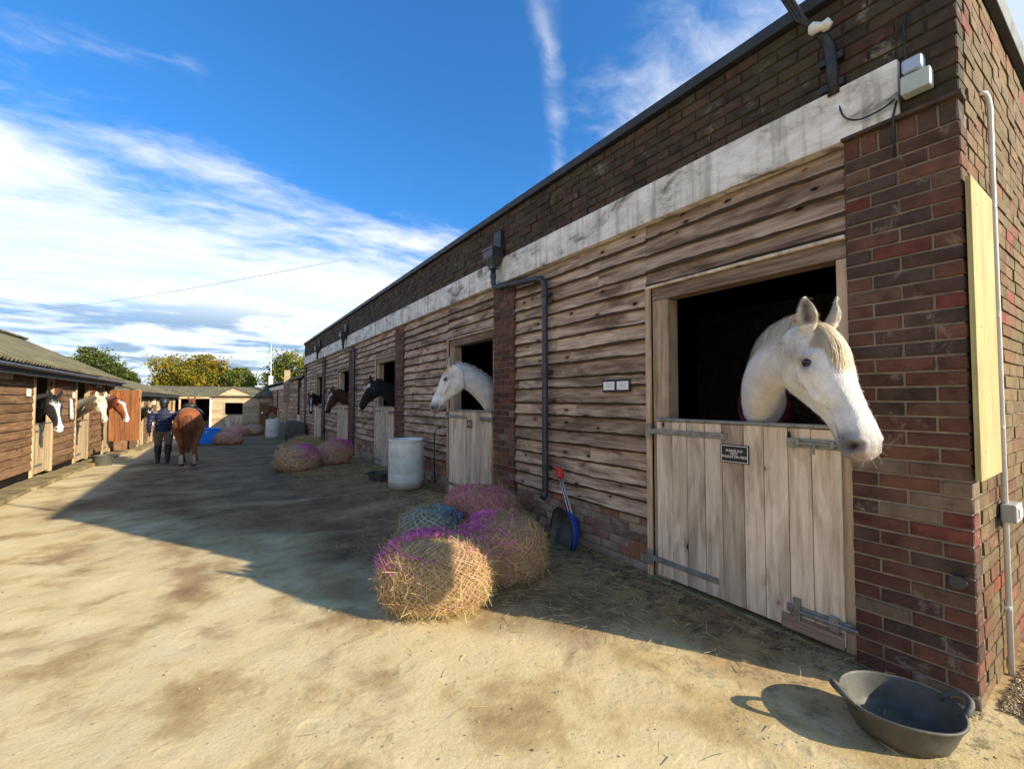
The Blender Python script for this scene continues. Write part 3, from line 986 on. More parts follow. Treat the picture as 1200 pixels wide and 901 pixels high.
def smooth_path(pts, k=6):
    """Catmull-Rom curve through the given points"""
    P = np.array(pts, float)
    Q = np.vstack([2 * P[0] - P[1], P, 2 * P[-1] - P[-2]])
    out = []
    for i in range(1, len(Q) - 2):
        for t in np.linspace(0, 1, k, endpoint=False):
            out.append(0.5 * (2 * Q[i] + (Q[i + 1] - Q[i - 1]) * t + (2 * Q[i - 1] - 5 * Q[i] + 4 * Q[i + 1] - Q[i + 2]) * t * t + (3 * Q[i] - Q[i - 1] - 3 * Q[i + 1] + Q[i + 2]) * t ** 3))
    out.append(P[-1])
    return out


# ------------------------------------------------------------------ fittings on the right-hand block
def downpipe(yh, label, far=False):
    t = thing('downpipe', (2.93, yh - 0.95, gz(yh)), label, 'downpipe', 'rainwater pipes on the brick block')
    zb = 0.40
    h = MB()
    prof = [(0.055, 3.10), (0.06, 3.14), (0.105, 3.22), (0.115, 3.24), (0.115, 3.33), (0.125, 3.335), (0.125, 3.365), (0.11, 3.367), (0.10, 3.36)]
    h.rings([[(2.845 + sx * r * 0.72, yh + sy * r, z) for sx, sy in ((-1, -1), (1, -1), (1, 1), (-1, 1))] for r, z in prof])
    h.build('hopper', M['plastic_black'], t, bevel=0.006)
    h = MB().box(2.90, 3.0, yh - 0.10, yh + 0.09, 3.37, 3.60, j=0.01)
    h.build('outlet_opening', M['black'], t)
    yp = yh - 0.96
    p = MB()
    path = [(2.845, yh, 3.12), (2.845, yh, 2.93), (2.85, yh - 0.02, 2.885), (2.86, yh - 0.07, 2.86), (2.90, yp + 0.10, 2.79), (2.915, yp + 0.04, 2.775), (2.925, yp + 0.008, 2.73), (2.925, yp, 2.66), (2.925, yp, zb + 0.08), (2.92, yp, zb + 0.03), (2.885, yp, zb - 0.02)]
    p.tube(path, 0.034, 12)
    p.build('pipe', M['plastic_black'], t, smooth=True)
    for z in (2.60, 1.75, 0.72):
        MB().tube([(2.925, yp, z - 0.028), (2.925, yp, z + 0.028)], 0.041, 12).box(2.93, 3.02, yp - 0.055, yp + 0.055, z - 0.018, z + 0.018).build('pipe_clip', M['plastic_black'], t, bevel=0.002, seg=1)
    for (a, b) in (((2.845, yh, 2.99), (2.845, yh, 3.03)), ((2.868, yh - 0.13, 2.848), (2.872, yh - 0.17, 2.842))):
        MB().tube([a, b], 0.042, 12).build('collar', M['plastic_black'], t)
    return t


downpipe(4.70, 'dark grey downpipe beside the nearest bay, running down next to the red-handled scoop')
downpipe(12.95, 'second dark downpipe from the camera, with hopper, left of the black horse')
downpipe(16.95, 'farthest small dark downpipe, with hopper near the far end of the parapet')


def font_mesh(body, size, mat, name, parent, origin, xdir, zdir, spacing=1.0, thick=0.0008, line=1.0):
    """flat lettering laid on a surface: text plane spanned by xdir (reading direction) and zdir (up)"""
    cu = bpy.data.curves.new('txt', 'FONT')
    cu.body = body
    cu.size = size
    cu.align_x, cu.align_y = 'CENTER', 'CENTER'
    cu.space_character = spacing
    cu.space_line = line
    cu.extrude = thick
    cu.offset = size * 0.012
    o = bpy.data.objects.new('txt', cu)
    COL.objects.link(o)
    me = bpy.data.meshes.new_from_object(o.evaluated_get(bpy.context.evaluated_depsgraph_get()))
    bpy.data.objects.remove(o)
    X, Z = Vector(xdir).normalized(), Vector(zdir).normalized()
    N = X.cross(Z)
    mt = Matrix((X, Z, N)).transposed().to_4x4()
    mt.translation = Vector(origin)
    me.transform(mt)
    me.materials.clear()
    return link(name, me, mat, parent)


def sign(yc, zc, w, h, text, label, size, x=2.944):
    t = thing('door_sign', (x, yc, zc - h / 2), label, 'sign')
    MB().box(x - 0.005, x + 0.002, yc - w / 2, yc + w / 2, zc - h / 2, zc + h / 2).build('board', M['black'], t, bevel=0.002)
    b = MB()
    for (a, c, d, e) in ((-w / 2 + .006, w / 2 - .006, h / 2 - .010, h / 2 - .006), (-w / 2 + .006, w / 2 - .006, -h / 2 + .006, -h / 2 + .010), (-w / 2 + .006, -w / 2 + .010, -h / 2 + .010, h / 2 - .010), (w / 2 - .010, w / 2 - .006, -h / 2 + .010, h / 2 - .010)):
        b.box(x - 0.0062, x - 0.004, yc + a, yc + c, zc + d, zc + e)
    b.build('white_border', M['card'], t)
    font_mesh(text, size, M['card'], 'lettering', t, (x - 0.0062, yc, zc), (0, -1, 0), (0, 0, 1), 1.05, line=0.9)


sign(1.655, 1.075, 0.20, 0.125, 'PLEASE DO\nNOT\nTOUCH OR FEED', 'small black sign with white lettering on the nearest door, under the big white horse', 0.0225)
sign(5.52, 1.10, 0.15, 0.125, 'PLEASE DO\nNOT\nTOUCH OR FEED', 'small black sign on the second door, under the white horse in profile', 0.017)

# two name cards in a black holder
t = thing('name_card_holder', (2.98, 2.72, 1.50), 'two white cards in a black holder on the boards left of the nearest door', 'notice')
MB().box(2.970, 2.984, 2.595, 2.925, 1.515, 1.632).build('backing', M['black'], t, bevel=0.003)
for a, b in ((2.612, 2.745), (2.775, 2.910)):
    MB().box(2.9665, 2.972, a, b, 1.537, 1.612).build('card', M['card'], t)
    for q, wd in ((1.593, 0.10), (1.578, 0.08), (1.562, 0.09)):
        MB().box(2.9655, 2.9668, (a + b) / 2 - wd / 2, (a + b) / 2 + wd / 2 - 0.01, q - 0.0016, q + 0.0016).build('written_line', M['ink'], t)

# security sensor, junction box and their flex on the parapet
t = thing('wall_sensor', (2.93, 0.68, 3.02), 'white box with pale blue sensor and loose black flex on the parapet corner', 'sensor')
MB().box(2.885, 2.955, 0.60, 0.715, 3.015, 3.11).build('box', plain('pale_grey_green_box', (0.42, 0.47, 0.44), 0.5), t, bevel=0.008)
b = MB().box(2.87, 2.945, 0.625, 0.705, 3.115, 3.185)
b.build('sensor_head', M['pale_blue'], t, bevel=0.012)
MB().tube([(2.94, 0.70, 3.20), (2.945, 0.705, 3.30), (2.95, 0.71, 3.42), (2.955, 0.69, 3.47)], 0.006, 6).build('flex', M['black'], t, smooth=True)
MB().tube([(2.93, 0.74, 3.02), (2.925, 0.755, 2.95), (2.935, 0.76, 2.88), (2.955, 0.76, 2.74)], 0.006, 6).build('flex', M['black'], t, smooth=True)
pts = [(2.92, 0.745, 3.03), (2.91, 0.80, 3.0), (2.91, 0.90, 3.0), (2.92, 0.97, 3.06), (2.945, 1.0, 3.18), (2.95, 1.0, 3.34), (2.95, 1.03, 3.45)]
MB().tube(smooth_path(pts), 0.005, 6).build('loose_flex', M['black'], t, smooth=True)

# electric supply bracket at the parapet
t = thing('cable_bracket', (2.95, 1.06, 3.30), 'dark pole bracket with white insulator and thick overhead cable on the parapet', 'bracket')
MB().tube([(2.93, 1.02, 3.22), (2.93, 1.025, 3.40), (2.925, 1.03, 3.50), (2.90, 1.045, 3.56), (2.86, 1.06, 3.60)], [0.030, 0.030, 0.030, 0.027, 0.022], 12).build('bracket_arm', M['black'], t, smooth=True)
for z in (3.26, 3.42):
    MB().box(2.925, 2.962, 0.97, 1.09, z, z + 0.04).build('saddle', M['black'], t)
MB().tube([(2.86, 1.00, 3.585), (2.85, 1.02, 3.60), (2.84, 1.04, 3.60), (2.83, 1.08, 3.61), (2.82, 1.10, 3.61)], [0.018, 0.036, 0.022, 0.036, 0.02], 10).build('insulator', M['white_pvc'], t, smooth=True)
for q in range(3):
    MB().tube([(2.84 - 0.01 * q, 1.08, 3.61), (2.80, 1.12 + 0.015 * q, 3.70), (2.72, 1.19 + 0.02 * q, 3.92), (2.50 - 0.02 * q, 1.33 + 0.02 * q, 4.45), (2.1, 1.6, 5.4), (0.9, 2.4, 7.2)], 0.011, 6).build('cable', M['black'], t, smooth=True)

# end wall: painted board, conduit, socket box, pipe stub
t = thing('painted_board', (3.34, 0.49, 1.07), 'tall pale yellow board fixed to the sunlit end wall at the corner', 'board')
MB().box(2.945, 3.41, 0.486, 0.506, 1.07, 2.52, j=0.006).build('board', M['yellow_ply'], t, bevel=0.003)
for z in (1.2, 1.8, 2.4):
    MB().lathe([(0.001, -.003), (0.008, -.001), (0.008, .001), (0.001, .003)], 8, (3.05, 0.486, z)).build('screw', M['galv'], t)
t = thing('conduit', (3.56, 0.49, 0), 'white conduit with a grey switch box running up the end wall', 'conduit')
MB().tube([(3.49, 0.490, 0.0), (3.49, 0.490, 3.06), (3.48, 0.495, 3.105), (3.45, 0.50, 3.125), (3.42, 0.52, 3.125)], 0.0125, 10).build('tube', M['white_pvc'], t, smooth=True)
MB().box(3.46, 3.62, 0.445, 0.505, 0.80, 0.895).build('switch_box', M['grey_pvc'], t, bevel=0.008)
MB().box(3.50, 3.58, 0.438, 0.447, 0.822, 0.872).build('switch_rocker', M['white_pvc'], t, bevel=0.003)
for z in (0.35, 1.3, 1.9, 2.5):
    MB().box(3.468, 3.512, 0.480, 0.506, z - 0.008, z + 0.008).build('saddle_clip', M['white_pvc'], t, bevel=0.002, seg=1)
t = thing('vent_stub', (2.96, 0.57, 0.55), 'short dark round pipe stub in the brick corner above the rubber tub', 'pipe')
MB().tube([(3.0, 0.575, 0.575), (2.945, 0.575, 0.575)], 0.032, 14).build('stub', M['plastic_black'], t)


# ------------------------------------------------------------------ loose things on the yard
def rubber_tub():
    c = (2.50, 0.685)
    t = thing('rubber_tub', (*c, 0.005), 'shallow black rubber tub with two loop handles on the ground by the brick corner', 'tub', rz=-0.75)
    w = MB()
    n = 48
    prof = [(0.001, 0.012), (0.14, 0.010), (0.168, 0.016), (0.185, 0.05), (0.205, 0.12), (0.219, 0.165), (0.223, 0.176), (0.231, 0.176), (0.232, 0.162), (0.226, 0.158), (0.213, 0.118), (0.193, 0.05), (0.176, 0.006), (0.15, 0.0), (0.001, 0.0)]
    RG = []
    for r, z in prof:
        ring = []
        for k in range(n):
            a = 2 * math.pi * k / n
            e = 1 + 0.02 * math.sin(2 * a + 0.6) * (r / 0.23) + 0.006 * math.sin(5 * a)
            ring.append((r * e * math.cos(a) * 1.03, r * e * math.sin(a) * 0.98, z + 0.005 * (z / 0.176) * math.sin(3 * a + 1)))
        RG.append([(x_ * 0.92, y_ * 0.92, z_ * 0.76) for x_, y_, z_ in ring])
    w.rings(RG)
    o = w.build('bowl', M['rubber'], None, smooth=True)
    o.parent = t
    for s in (0, math.pi):
        p = []
        for q in range(13):
            u = -1 + 2 * q / 12
            b = 1 - abs(u) ** 2.6
            p.append(((0.204 + 0.052 * b) * math.cos(0.30 * u + s), (0.204 + 0.052 * b) * math.sin(0.30 * u + s), 0.116 + 0.050 * b))
        h = MB().tube(p, 0.0135, 10).build('handle', M['rubber'], None, smooth=True)
        h.parent = t
    # dust and a few wisps lying in the bowl
    P = np.stack([rng.normal(0, 0.06, 60), rng.normal(0, 0.06, 60), np.full(60, 0.016)], 1)
    D = np.stack([rng.normal(size=60), rng.normal(size=60), rng.normal(0, 0.1, 60)], 1)
    V, F = strands(P, D, rng.uniform(0.02, 0.06, 60), np.full(60, 0.001), 0.2)
    me = raw_mesh('wisps', V, F)
    set_col(me, np.tile((0.3, 0.22, 0.11), (len(V), 1)))
    h = link('hay_wisps', me, M['straw'])
    h.parent = t
    tag(h, kind='stuff')


rubber_tub()


def scoop():
    """dustpan-like muck scoop stood on its lip against the plinth, long twin rods, red grip"""
    t = thing('muck_scoop', (2.70, 3.32, 0), 'blue and grey muck scoop with red grip leaning on the wall', 'scoop')
    c = Vector((2.84, 3.33, 0.012))
    n = Vector((-0.92, 0.12, 0.36)).normalized()          # the way the open tray faces
    s = Vector((0.13, 0.99, 0)).normalized()
    s = (s - n * s.dot(n)).normalized()
    u = n.cross(s)
    if u.z < 0:
        u = -u
    N_ = 22

    def arch(w, h):
        P = []
        for i in range(N_ + 1):
            a = math.pi * i / N_
            x = -math.cos(a)
            z = math.sin(a) ** 0.62
            P.append(c + s * (x * w) + u * (z * h))
        return P
    outer, back = arch(0.20, 0.33), arch(0.175, 0.30)
    dep = 0.17
    front = [p + n * (dep * (0.35 + 0.65 * math.sin(math.pi * i / N_))) for i, p in enumerate(outer)]
    V = front + back
    F = [(i, i + 1, N_ + 2 + i, N_ + 1 + i) for i in range(N_)]
    me = raw_mesh('pan', V, F, True)
    o = link('pan_side', me, M['blue_plastic'], t)
    sol = o.modifiers.new('solid', 'SOLIDIFY')
    sol.thickness = 0.006
    inn = [c + (p - c) * 0.965 + n * 0.004 for p in front]
    ib = [c + (p - c) * 0.955 + n * 0.004 for p in back]
    me = raw_mesh('pan', inn + ib, F, True)
    link('pan_lining', me, M['pan_grey'], t)
    me = raw_mesh('plate', back + [c - n * 0.0], [tuple(range(N_ + 1))], False)
    o = link('pan_floor', me, M['pan_grey'], t)
    sol = o.modifiers.new('solid', 'SOLIDIFY')
    sol.thickness = 0.006
    bk = [p - n * 0.008 for p in back]
    me = raw_mesh('plate', bk, [tuple(range(N_ + 1))], False)
    o = link('pan_back', me, M['blue_plastic'], t)
    o.modifiers.new('solid', 'SOLIDIFY').thickness = 0.004
    MB().tube(front, 0.009, 8).build('pan_rim', M['black'], t, smooth=True)
    top = c + u * 0.285 + n * 0.02
    g = Vector((2.90, 3.47, 0.69))
    for q in (-1, 1):
        MB().tube([top + s * 0.028 * q - u * 0.08, top + s * 0.028 * q, g + s * 0.022 * q], 0.0075, 8).build('rod', M['steel_rod'], t, smooth=True)
    d = (g - top).normalized()
    gr = MB().tube([g - s * 0.05 - d * 0.01, g - s * 0.05 + d * 0.03, g - s * 0.03 + d * 0.055, g + s * 0.03 + d * 0.055, g + s * 0.05 + d * 0.03, g + s * 0.05 - d * 0.01, g + s * 0.03 - d * 0.03, g - s * 0.03 - d * 0.03, g - s * 0.05 - d * 0.01], 0.019, 8)
    gr.build('grip', M['red_plastic'], t, smooth=True)


scoop()


def barrel(x, y, r, h, label):
    z0 = gz(y)
    t = thing('plastic_barrel', (x, y, z0), label, 'barrel', 'white plastic barrels')
    k = h / 0.85
    prof = [(0.001, 0.004), (r * 0.86, 0.0), (r * 0.93, 0.012 * k), (r * 0.97, 0.05 * k), (r, 0.12 * k), (r * 1.0, 0.26 * k), (r * 0.985, 0.275 * k), (r * 1.0, 0.29 * k), (r * 1.0, 0.54 * k), (r * 0.985, 0.555 * k), (r * 1.0, 0.57 * k), (r * 0.99, 0.76 * k), (r * 0.96, 0.815 * k), (r * 0.985, 0.825 * k), (r * 0.985, 0.85 * k), (r * 0.93, 0.85 * k), (r * 0.91, 0.835 * k), (r * 0.88, 0.70 * k), (0.001, 0.695 * k)]
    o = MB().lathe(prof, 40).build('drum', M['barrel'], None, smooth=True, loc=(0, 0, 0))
    o.parent = t
    return t


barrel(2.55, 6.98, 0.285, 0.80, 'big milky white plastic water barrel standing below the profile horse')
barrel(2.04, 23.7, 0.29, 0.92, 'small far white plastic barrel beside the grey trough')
# green tap head and hose over the wall behind the barrel
t = thing('yard_tap', (2.97, 6.62, 0.3), 'green-handled tap and short hose on the boards above the white barrel', 'tap')
MB().tube([(3.0, 6.62, 0.98), (2.93, 6.62, 0.98), (2.90, 6.62, 0.94), (2.90, 6.62, 0.88)], 0.016, 8).build('spout', M['galv'], t, smooth=True)
MB().tube([(2.93, 6.56, 1.03), (2.93, 6.68, 1.03)], 0.012, 8).tube([(2.93, 6.62, 0.98), (2.93, 6.62, 1.03)], 0.01, 6).build('tap_handle', plain('green_plastic', (0.09, 0.22, 0.05), 0.5), t)
MB().tube([(2.90, 6.62, 0.90), (2.89, 6.62, 0.5), (2.90, 6.60, 0.1)], 0.011, 8).build('hose', M['black'], t, smooth=True)


def bucket(x, y, r, h, label, mat, cat='bucket', flare=1.2, sx=1.0, sy=1.0, rz=0.0):
    t = thing('feed_bucket', (x, y, gz(y)), label, cat, rz=rz)
    prof = [(0.001, 0.0), (r / flare, 0.0), (r * 0.98, h * 0.95), (r * 1.04, h * 0.95), (r * 1.04, h), (r * 0.95, h), (r / flare * 0.93, 0.02), (0.001, 0.02)]
    o = MB().lathe(prof, 28, sx=sx, sy=sy).build('bowl', mat, None, smooth=False, loc=(0, 0, 0))
    o.parent = t
    for q in (-1, 1):
        hd = MB().tube([(q * r * sx * 1.0, -0.05, h * 0.9), (q * (r * sx + 0.05), -0.04, h * 0.97), (q * (r * sx + 0.05), 0.04, h * 0.97), (q * r * sx, 0.05, h * 0.9)], 0.011, 6)
        o = hd.build('handle', mat, None)
        o.parent = t
    return t


bucket(2.42, 7.95, 0.22, 0.13, 'low black rubber feed bowl on the ground behind the big white barrel', M['rubber'])
bucket(-2.33, 14.1, 0.20, 0.24, 'black bucket at the foot of the cream horse door on the left', M['rubber'])


def muck_skip():
    x, y = -0.44, 21.1
    t = thing('muck_skip', (x, y, gz(y)), 'bright blue plastic skip on the yard just past the chestnut pony', 'skip', rz=0.12)
    w, d, h = 0.42, 0.32, 0.78
    prof = [(0.70, 0.06), (0.72, 0.10), (0.97, 0.70), (1.0, 0.72), (1.05, 0.72), (1.05, 0.78), (0.97, 0.78), (0.93, 0.70), (0.66, 0.12)]
    b = MB()
    RG = []
    for k, z in prof:
        ring = []
        z = z * 0.84
        for sx, sy in ((-1, -.85), (-.9, -1), (.9, -1), (1, -.85), (1, .85), (.9, 1), (-.9, 1), (-1, .85)):
            ring.append((sx * w * k, sy * d * k, z))
        RG.append(ring)
    b.rings(RG)
    o = b.build('tray', M['tub_blue'], None, bevel=0.008)
    o.parent = t
    for sx in (-1, 1):
        for sy in (-1, 1):
            wl = MB().tube([(sx * 0.27, sy * 0.2 - 0.02, 0.045), (sx * 0.27, sy * 0.2 + 0.02, 0.045)], 0.045, 12).build('wheel', M['black'], None)
            wl.parent = t
    rb = MB()
    for q in (-0.3, 0.0, 0.3):
        rb.box(q - 0.02, q + 0.02, -d * 0.90, -d * 0.72, 0.12, 0.66)
    o = rb.build('ribs', M['tub_blue'], None)
    o.parent = t


muck_skip()
# concrete trough in front of the far range, with a rough board propped on it
t = thing('concrete_trough', (2.55, 21.3, gz(21.3)), 'mossy grey concrete trough against the wall at the far end of the brick block', 'trough')
b = MB().box(2.15, 2.92, 19.9, 21.9, -0.45, 0.48, j=0.01)
b.build('trough_body', M['trough'], t, bevel=0.03)
MB().box(2.22, 2.85, 20.0, 21.8, 0.45, 0.505).build('trough_lid', M['rubber'], t, bevel=0.02)
t = thing('timber_gatepost', (2.75, 24.9, gz(24.9)), 'tall pale brown timber post standing in front of the low far range', 'post')
MB().box(2.62, 2.90, 24.8, 24.95, 1.3, 2.95, j=0.02).build('post_head', M['barn_clad'], t, bevel=0.01)
MB().box(2.66, 2.86, 24.82, 24.93, gz(24.9) - 0.1, 1.298, j=0.01).build('post_foot', M['frame'], t, bevel=0.01)
t = thing('radio_mast', (2.94, 36.0, 2.5), 'thin pale mast above the far low roof', 'mast')
MB().tube([(2.94, 36, 2.45), (2.94, 36, 5.5)], [0.035, 0.018], 8).build('pole', M['white_pvc'], t)
MB().box(2.80, 3.08, 35.95, 36.05, 2.5, 3.15).build('base_box', M['white_pvc'], t, bevel=0.01)
# overhead wire across the sky
t = thing('overhead_wire', (0, 30, 4.0), 'thin overhead wire slanting across the sky above the yard', 'wire')
pts = []
for q in range(17):
    u = q / 16
    pts.append((-14 + 16.9 * u, 33 - 21.5 * u, 5.3 - 0.15 * u - 1.7 * math.sin(math.pi * u) * 0.35))
MB().tube(pts, 0.006, 5).build('strand', M['grey_pvc'], t, smooth=True)

# ------------------------------------------------------------------ horses
HEAD = [  # along the nose from the poll: top, bottom, half-widths at five levels from forehead to jaw
    (-0.045, 0.000, -0.165, .030, .052, .062, .058, .040),
    (0.00, 0.022, -0.200, .042, .070, .074, .066, .045),
    (0.05, 0.038, -0.238, .050, .086, .084, .070, .044),
    (0.10, 0.046, -0.268, .056, .099, .090, .072, .040),
    (0.15, 0.046, -0.282, .060, .106, .092, .071, .036),
    (0.20, 0.040, -0.276, .058, .101, .090, .067, .032),
    (0.26, 0.030, -0.248, .052, .084, .083, .058, .027),
    (0.32, 0.021, -0.214, .044, .068, .072, .049, .025),
    (0.38, 0.013, -0.186, .038, .055, .060, .043, .025),
    (0.44, 0.006, -0.168, .036, .050, .054, .043, .028),
    (0.50, -0.002, -0.162, .039, .055, .057, .047, .033),
    (0.55, -0.012, -0.162, .042, .061, .062, .049, .035),
    (0.59, -0.030, -0.157, .038, .057, .058, .045, .032),
    (0.618, -0.055, -0.146, .026, .041, .043, .034, .022),
    (0.632, -0.080, -0.128, .010, .018, .020, .016, .009)]
LEV = np.array([0.0, .07, .25, .5, .75, .94, 1.0])


def head_rings(f, n=36, wide=1.0):
    RG = []
    for (x, zt, zb, *w) in HEAD:
        w = [q * wide for q in w]
        W = np.array([0.0, *w, 0.0])
        ring = []
        for k in range(n):
            a = 2 * math.pi * k / n
            t = 0.5 - 0.5 * math.cos(a)
            s = 1 if math.sin(a) >= 0 else -1
            ww = np.interp(t, LEV, W)
            if t < 0.07:
                ww = w[0] * math.sqrt(max(0, t / 0.07))
            if t > 0.94:
                ww = w[4] * math.sqrt(max(0, (1 - t) / 0.06))
            ring.append(f((x, s * ww, zt + (zb - zt) * t)))
        RG.append(ring)
    return RG


def gauss(d2, s):
    return np.exp(-d2 / (s * s))


def unit(v):
    v = np.array(v, float)
    return v / np.linalg.norm(v)


class Frame:
    def __init__(s, poll, nose, up, sc, roll=0.0):
        s.o, s.s = np.array(poll, float), sc
        s.x = unit(nose)
        z = np.array(up, float)
        s.z = unit(z - s.x * (z @ s.x))
        s.y = np.cross(s.z, s.x)
        if roll:
            c, q = math.cos(roll), math.sin(roll)
            s.y, s.z = c * s.y + q * s.z, c * s.z - q * s.y

    def w(s, p):
        p = np.asarray(p, float)
        return s.o + s.s * (p[..., 0:1] * s.x + p[..., 1:2] * s.y + p[..., 2:3] * s.z)

    def l(s, V):
        d = (V - s.o) / s.s
        return np.stack([d @ s.x, d @ s.y, d @ s.z], 1)


def add_head(b, fr, wide=1.0, ear_dir=(-0.78, 0.20, 0.60), ear_len=0.150, ear_open=(0.5, 0.55, 0.6), ear_base=(0.005, 0.058, 0.012)):
    b.rings(head_rings(lambda p: fr.w(np.array(p)), wide=wide))
    ears = []
    for s in (-1, 1):
        d = unit((ear_dir[0], ear_dir[1] * s, ear_dir[2]))
        base = np.array((ear_base[0], ear_base[1] * s, ear_base[2]))
        op = np.array((ear_open[0], ear_open[1] * s, ear_open[2]))
        op = unit(op - d * (op @ d))                 # where the hollow faces
        sd = np.cross(d, op)
        RG = []
        for t, w, th in ((-0.10, .026, .024), (0.0, .032, .026), (0.15, .040, .026), (0.34, .045, .024), (0.54, .040, .020), (0.74, .028, .015), (0.90, .014, .010), (1.0, .004, .004)):
            c = base + d * (ear_len * t) + op * (0.012 * math.sin(math.pi * max(t, 0)))
            RG.append([fr.w(c + sd * (w * math.cos(a)) + op * (th * math.sin(a) - 0.30 * w * (math.cos(a) ** 2) * -1)) for a in np.linspace(0, 2 * math.pi, 14, endpoint=False)])
        b.rings(RG)
        ears.append((base, d, op, sd))
    return ears


def add_neck(b, base, ctrl, end, R0, R1, fr=None, n=14, d_end=None):
    """bezier neck of upright elliptical sections; R = (half depth, half width)"""
    base, ctrl, end = (np.array(q, float) for q in (base, ctrl, end))
    RG, crest = [], []
    for i in range(n + 1):
        t = i / n
        p = (1 - t) ** 2 * base + 2 * t * (1 - t) * ctrl + t * t * end
        T = unit(2 * (1 - t) * (ctrl - base) + 2 * t * (end - ctrl))
        up = np.array((0, 0, 1.0))
        if d_end is not None:
            up = unit((1 - t) * up + t * np.array(d_end))
        d = unit(up - T * (up @ T))
        s = np.cross(T, d)
        k = t ** 0.8
        a, w = R0[0] + (R1[0] - R0[0]) * k, R0[1] + (R1[1] - R0[1]) * k
        ring = []
        for q in range(28):
            an = 2 * math.pi * q / 28
            ca, sa = math.cos(an), math.sin(an)
            ww = w * (1.0 - 0.34 * max(0, ca) ** 1.5 - 0.08 * max(0, -ca))      # thinner along the crest
            ring.append(p + d * (a * ca) + s * (ww * sa))
        RG.append(ring)
        crest.append((p, T, d, s, a, w))
    b.rings(RG)
    return crest


def sculpt_head(V, N, fr, ears, amt=1.0):
    """sockets, nostrils, mouth line, cheek ridge and hollow ears pressed into the fused skin"""
    L = fr.l(V)
    x, y, z = L[:, 0], L[:, 1], L[:, 2]
    ay = np.abs(y)
    near = (x > -0.03) & (x < 0.68) & (z < 0.09) & (z > -0.34) & (ay < 0.14)
    dn = np.zeros(len(V))                         # along the normal, head units
    def g(cx, cz, s, cy=None):
        d2 = (x - cx) ** 2 + (z - cz) ** 2
        if cy is not None:
            d2 = d2 + (ay - cy) ** 2
        return gauss(d2, s)
    side = np.clip(ay / 0.05, 0, 1)
    dn += 0.011 * g(0.150, 0.000, 0.030) * side            # brow
    dn += -0.014 * g(0.172, -0.036, 0.024) * side          # socket
    dn += 0.006 * np.exp(-((np.sqrt((0.85 * (x - 0.172)) ** 2 + (1.45 * (z + 0.036)) ** 2) - 0.033) / 0.008) ** 2) * side * 1.3   # lids
    dn += -0.010 * g(0.105, 0.010, 0.028) * side           # hollow above the eye
    cz = -0.090 - 0.10 * np.clip(x - 0.2, 0, 0.2)
    dn += 0.015 * np.exp(-((z - cz) / 0.012) ** 2) * np.clip((x - 0.17) / 0.05, 0, 1) * np.clip((0.38 - x) / 0.07, 0, 1)
    dn += -0.012 * g(0.40, -0.075, 0.05) * side
    dn += -0.010 * g(0.28, -0.135, 0.045) * side
    dn += 0.012 * np.exp(-((x - 0.14) ** 2 + (z + 0.185) ** 2) / 0.075 ** 2) * side
    dn += 0.0035 * vnoise(L, 34, 4) + 0.0018 * vnoise(L, 80, 6)      # cheek muscle
    # nostril
    nx, nz = 0.578, -0.062
    rr = np.sqrt(((x - nx) / 1.0) ** 2 + ((z - nz) / 1.35) ** 2)
    ns = np.clip((ay - 0.022) / 0.015, 0, 1)
    dn += 0.007 * np.exp(-((rr - 0.026) / 0.009) ** 2) * ns
    dn += -0.026 * np.exp(-(rr / 0.016) ** 2) * ns
    # mouth
    mz = -0.118 + 0.25 * np.clip(0.56 - x, 0, 0.12)
    dn += -0.008 * np.exp(-((z - mz) / 0.0055) ** 2) * np.clip((x - 0.455) / 0.03, 0, 1)
    dn += 0.006 * g(0.548, -0.160, 0.025)                  # chin
    dn *= near
    V2 = V + N * (dn * fr.s * amt)[:, None]
    ear_in = np.zeros(len(V))
    ear_all = np.zeros(len(V))
    for base, d, op, sd in ears:
        q = L - base
        t = (q @ d) / 0.150
        c = base + d * 0
        lat = q @ sd
        dep = q @ op
        m = (t > 0.12) & (t < 0.95) & (np.abs(lat) < 0.06) & (np.abs(dep) < 0.06)
        ear_all = np.maximum(ear_all, m * 1.0)
        hollow = m * np.exp(-(lat / 0.020) ** 2) * np.clip((t - 0.1) / 0.15, 0, 1) * np.clip((0.95 - t) / 0.2, 0, 1) * (dep > 0.008)
        ear_in = np.maximum(ear_in, hollow)
        V2 = V2 - (0.028 * fr.s * hollow)[:, None] * (op[0] * fr.x + op[1] * fr.y + op[2] * fr.z)
    masks = dict(nostril=np.exp(-(rr / 0.020) ** 2) * ns * near, mouth=np.exp(-((z - mz) / 0.006) ** 2) * np.clip((x - 0.455) / 0.03, 0, 1) * near,
                 eye=np.exp(-((x - 0.172) ** 2 + (1.4 * (z + 0.036)) ** 2) / 0.036 ** 2) * side * near, ear_in=ear_in, ear=ear_all,
                 head=near * 1.0, muzzle=np.clip((x - 0.43) / 0.09, 0, 1) * near, L=L)
    return V2, masks


def hair_mesh(name, P, D, Ln, W, col, parent, curl=None, seg=5, var=0.18, side=None, bend=0.15):
    V, F = strands(P, D, Ln, W, bend, seg, side, curl)
    per = (seg + 1) * 2
    c = np.repeat(np.array(col)[None, :] * (1 + rng.uniform(-var, var, (len(P), 1))), per, axis=0)
    me = raw_mesh(name, V, F)
    set_col(me, np.clip(c, 0, 1))
    o = link(name, me, M['hair'], parent)
    tag(o, kind='stuff')
    return o


def lerp(a, b, t):
    t = np.asarray(t)[:, None]
    return a * (1 - t) + np.array(b) * t


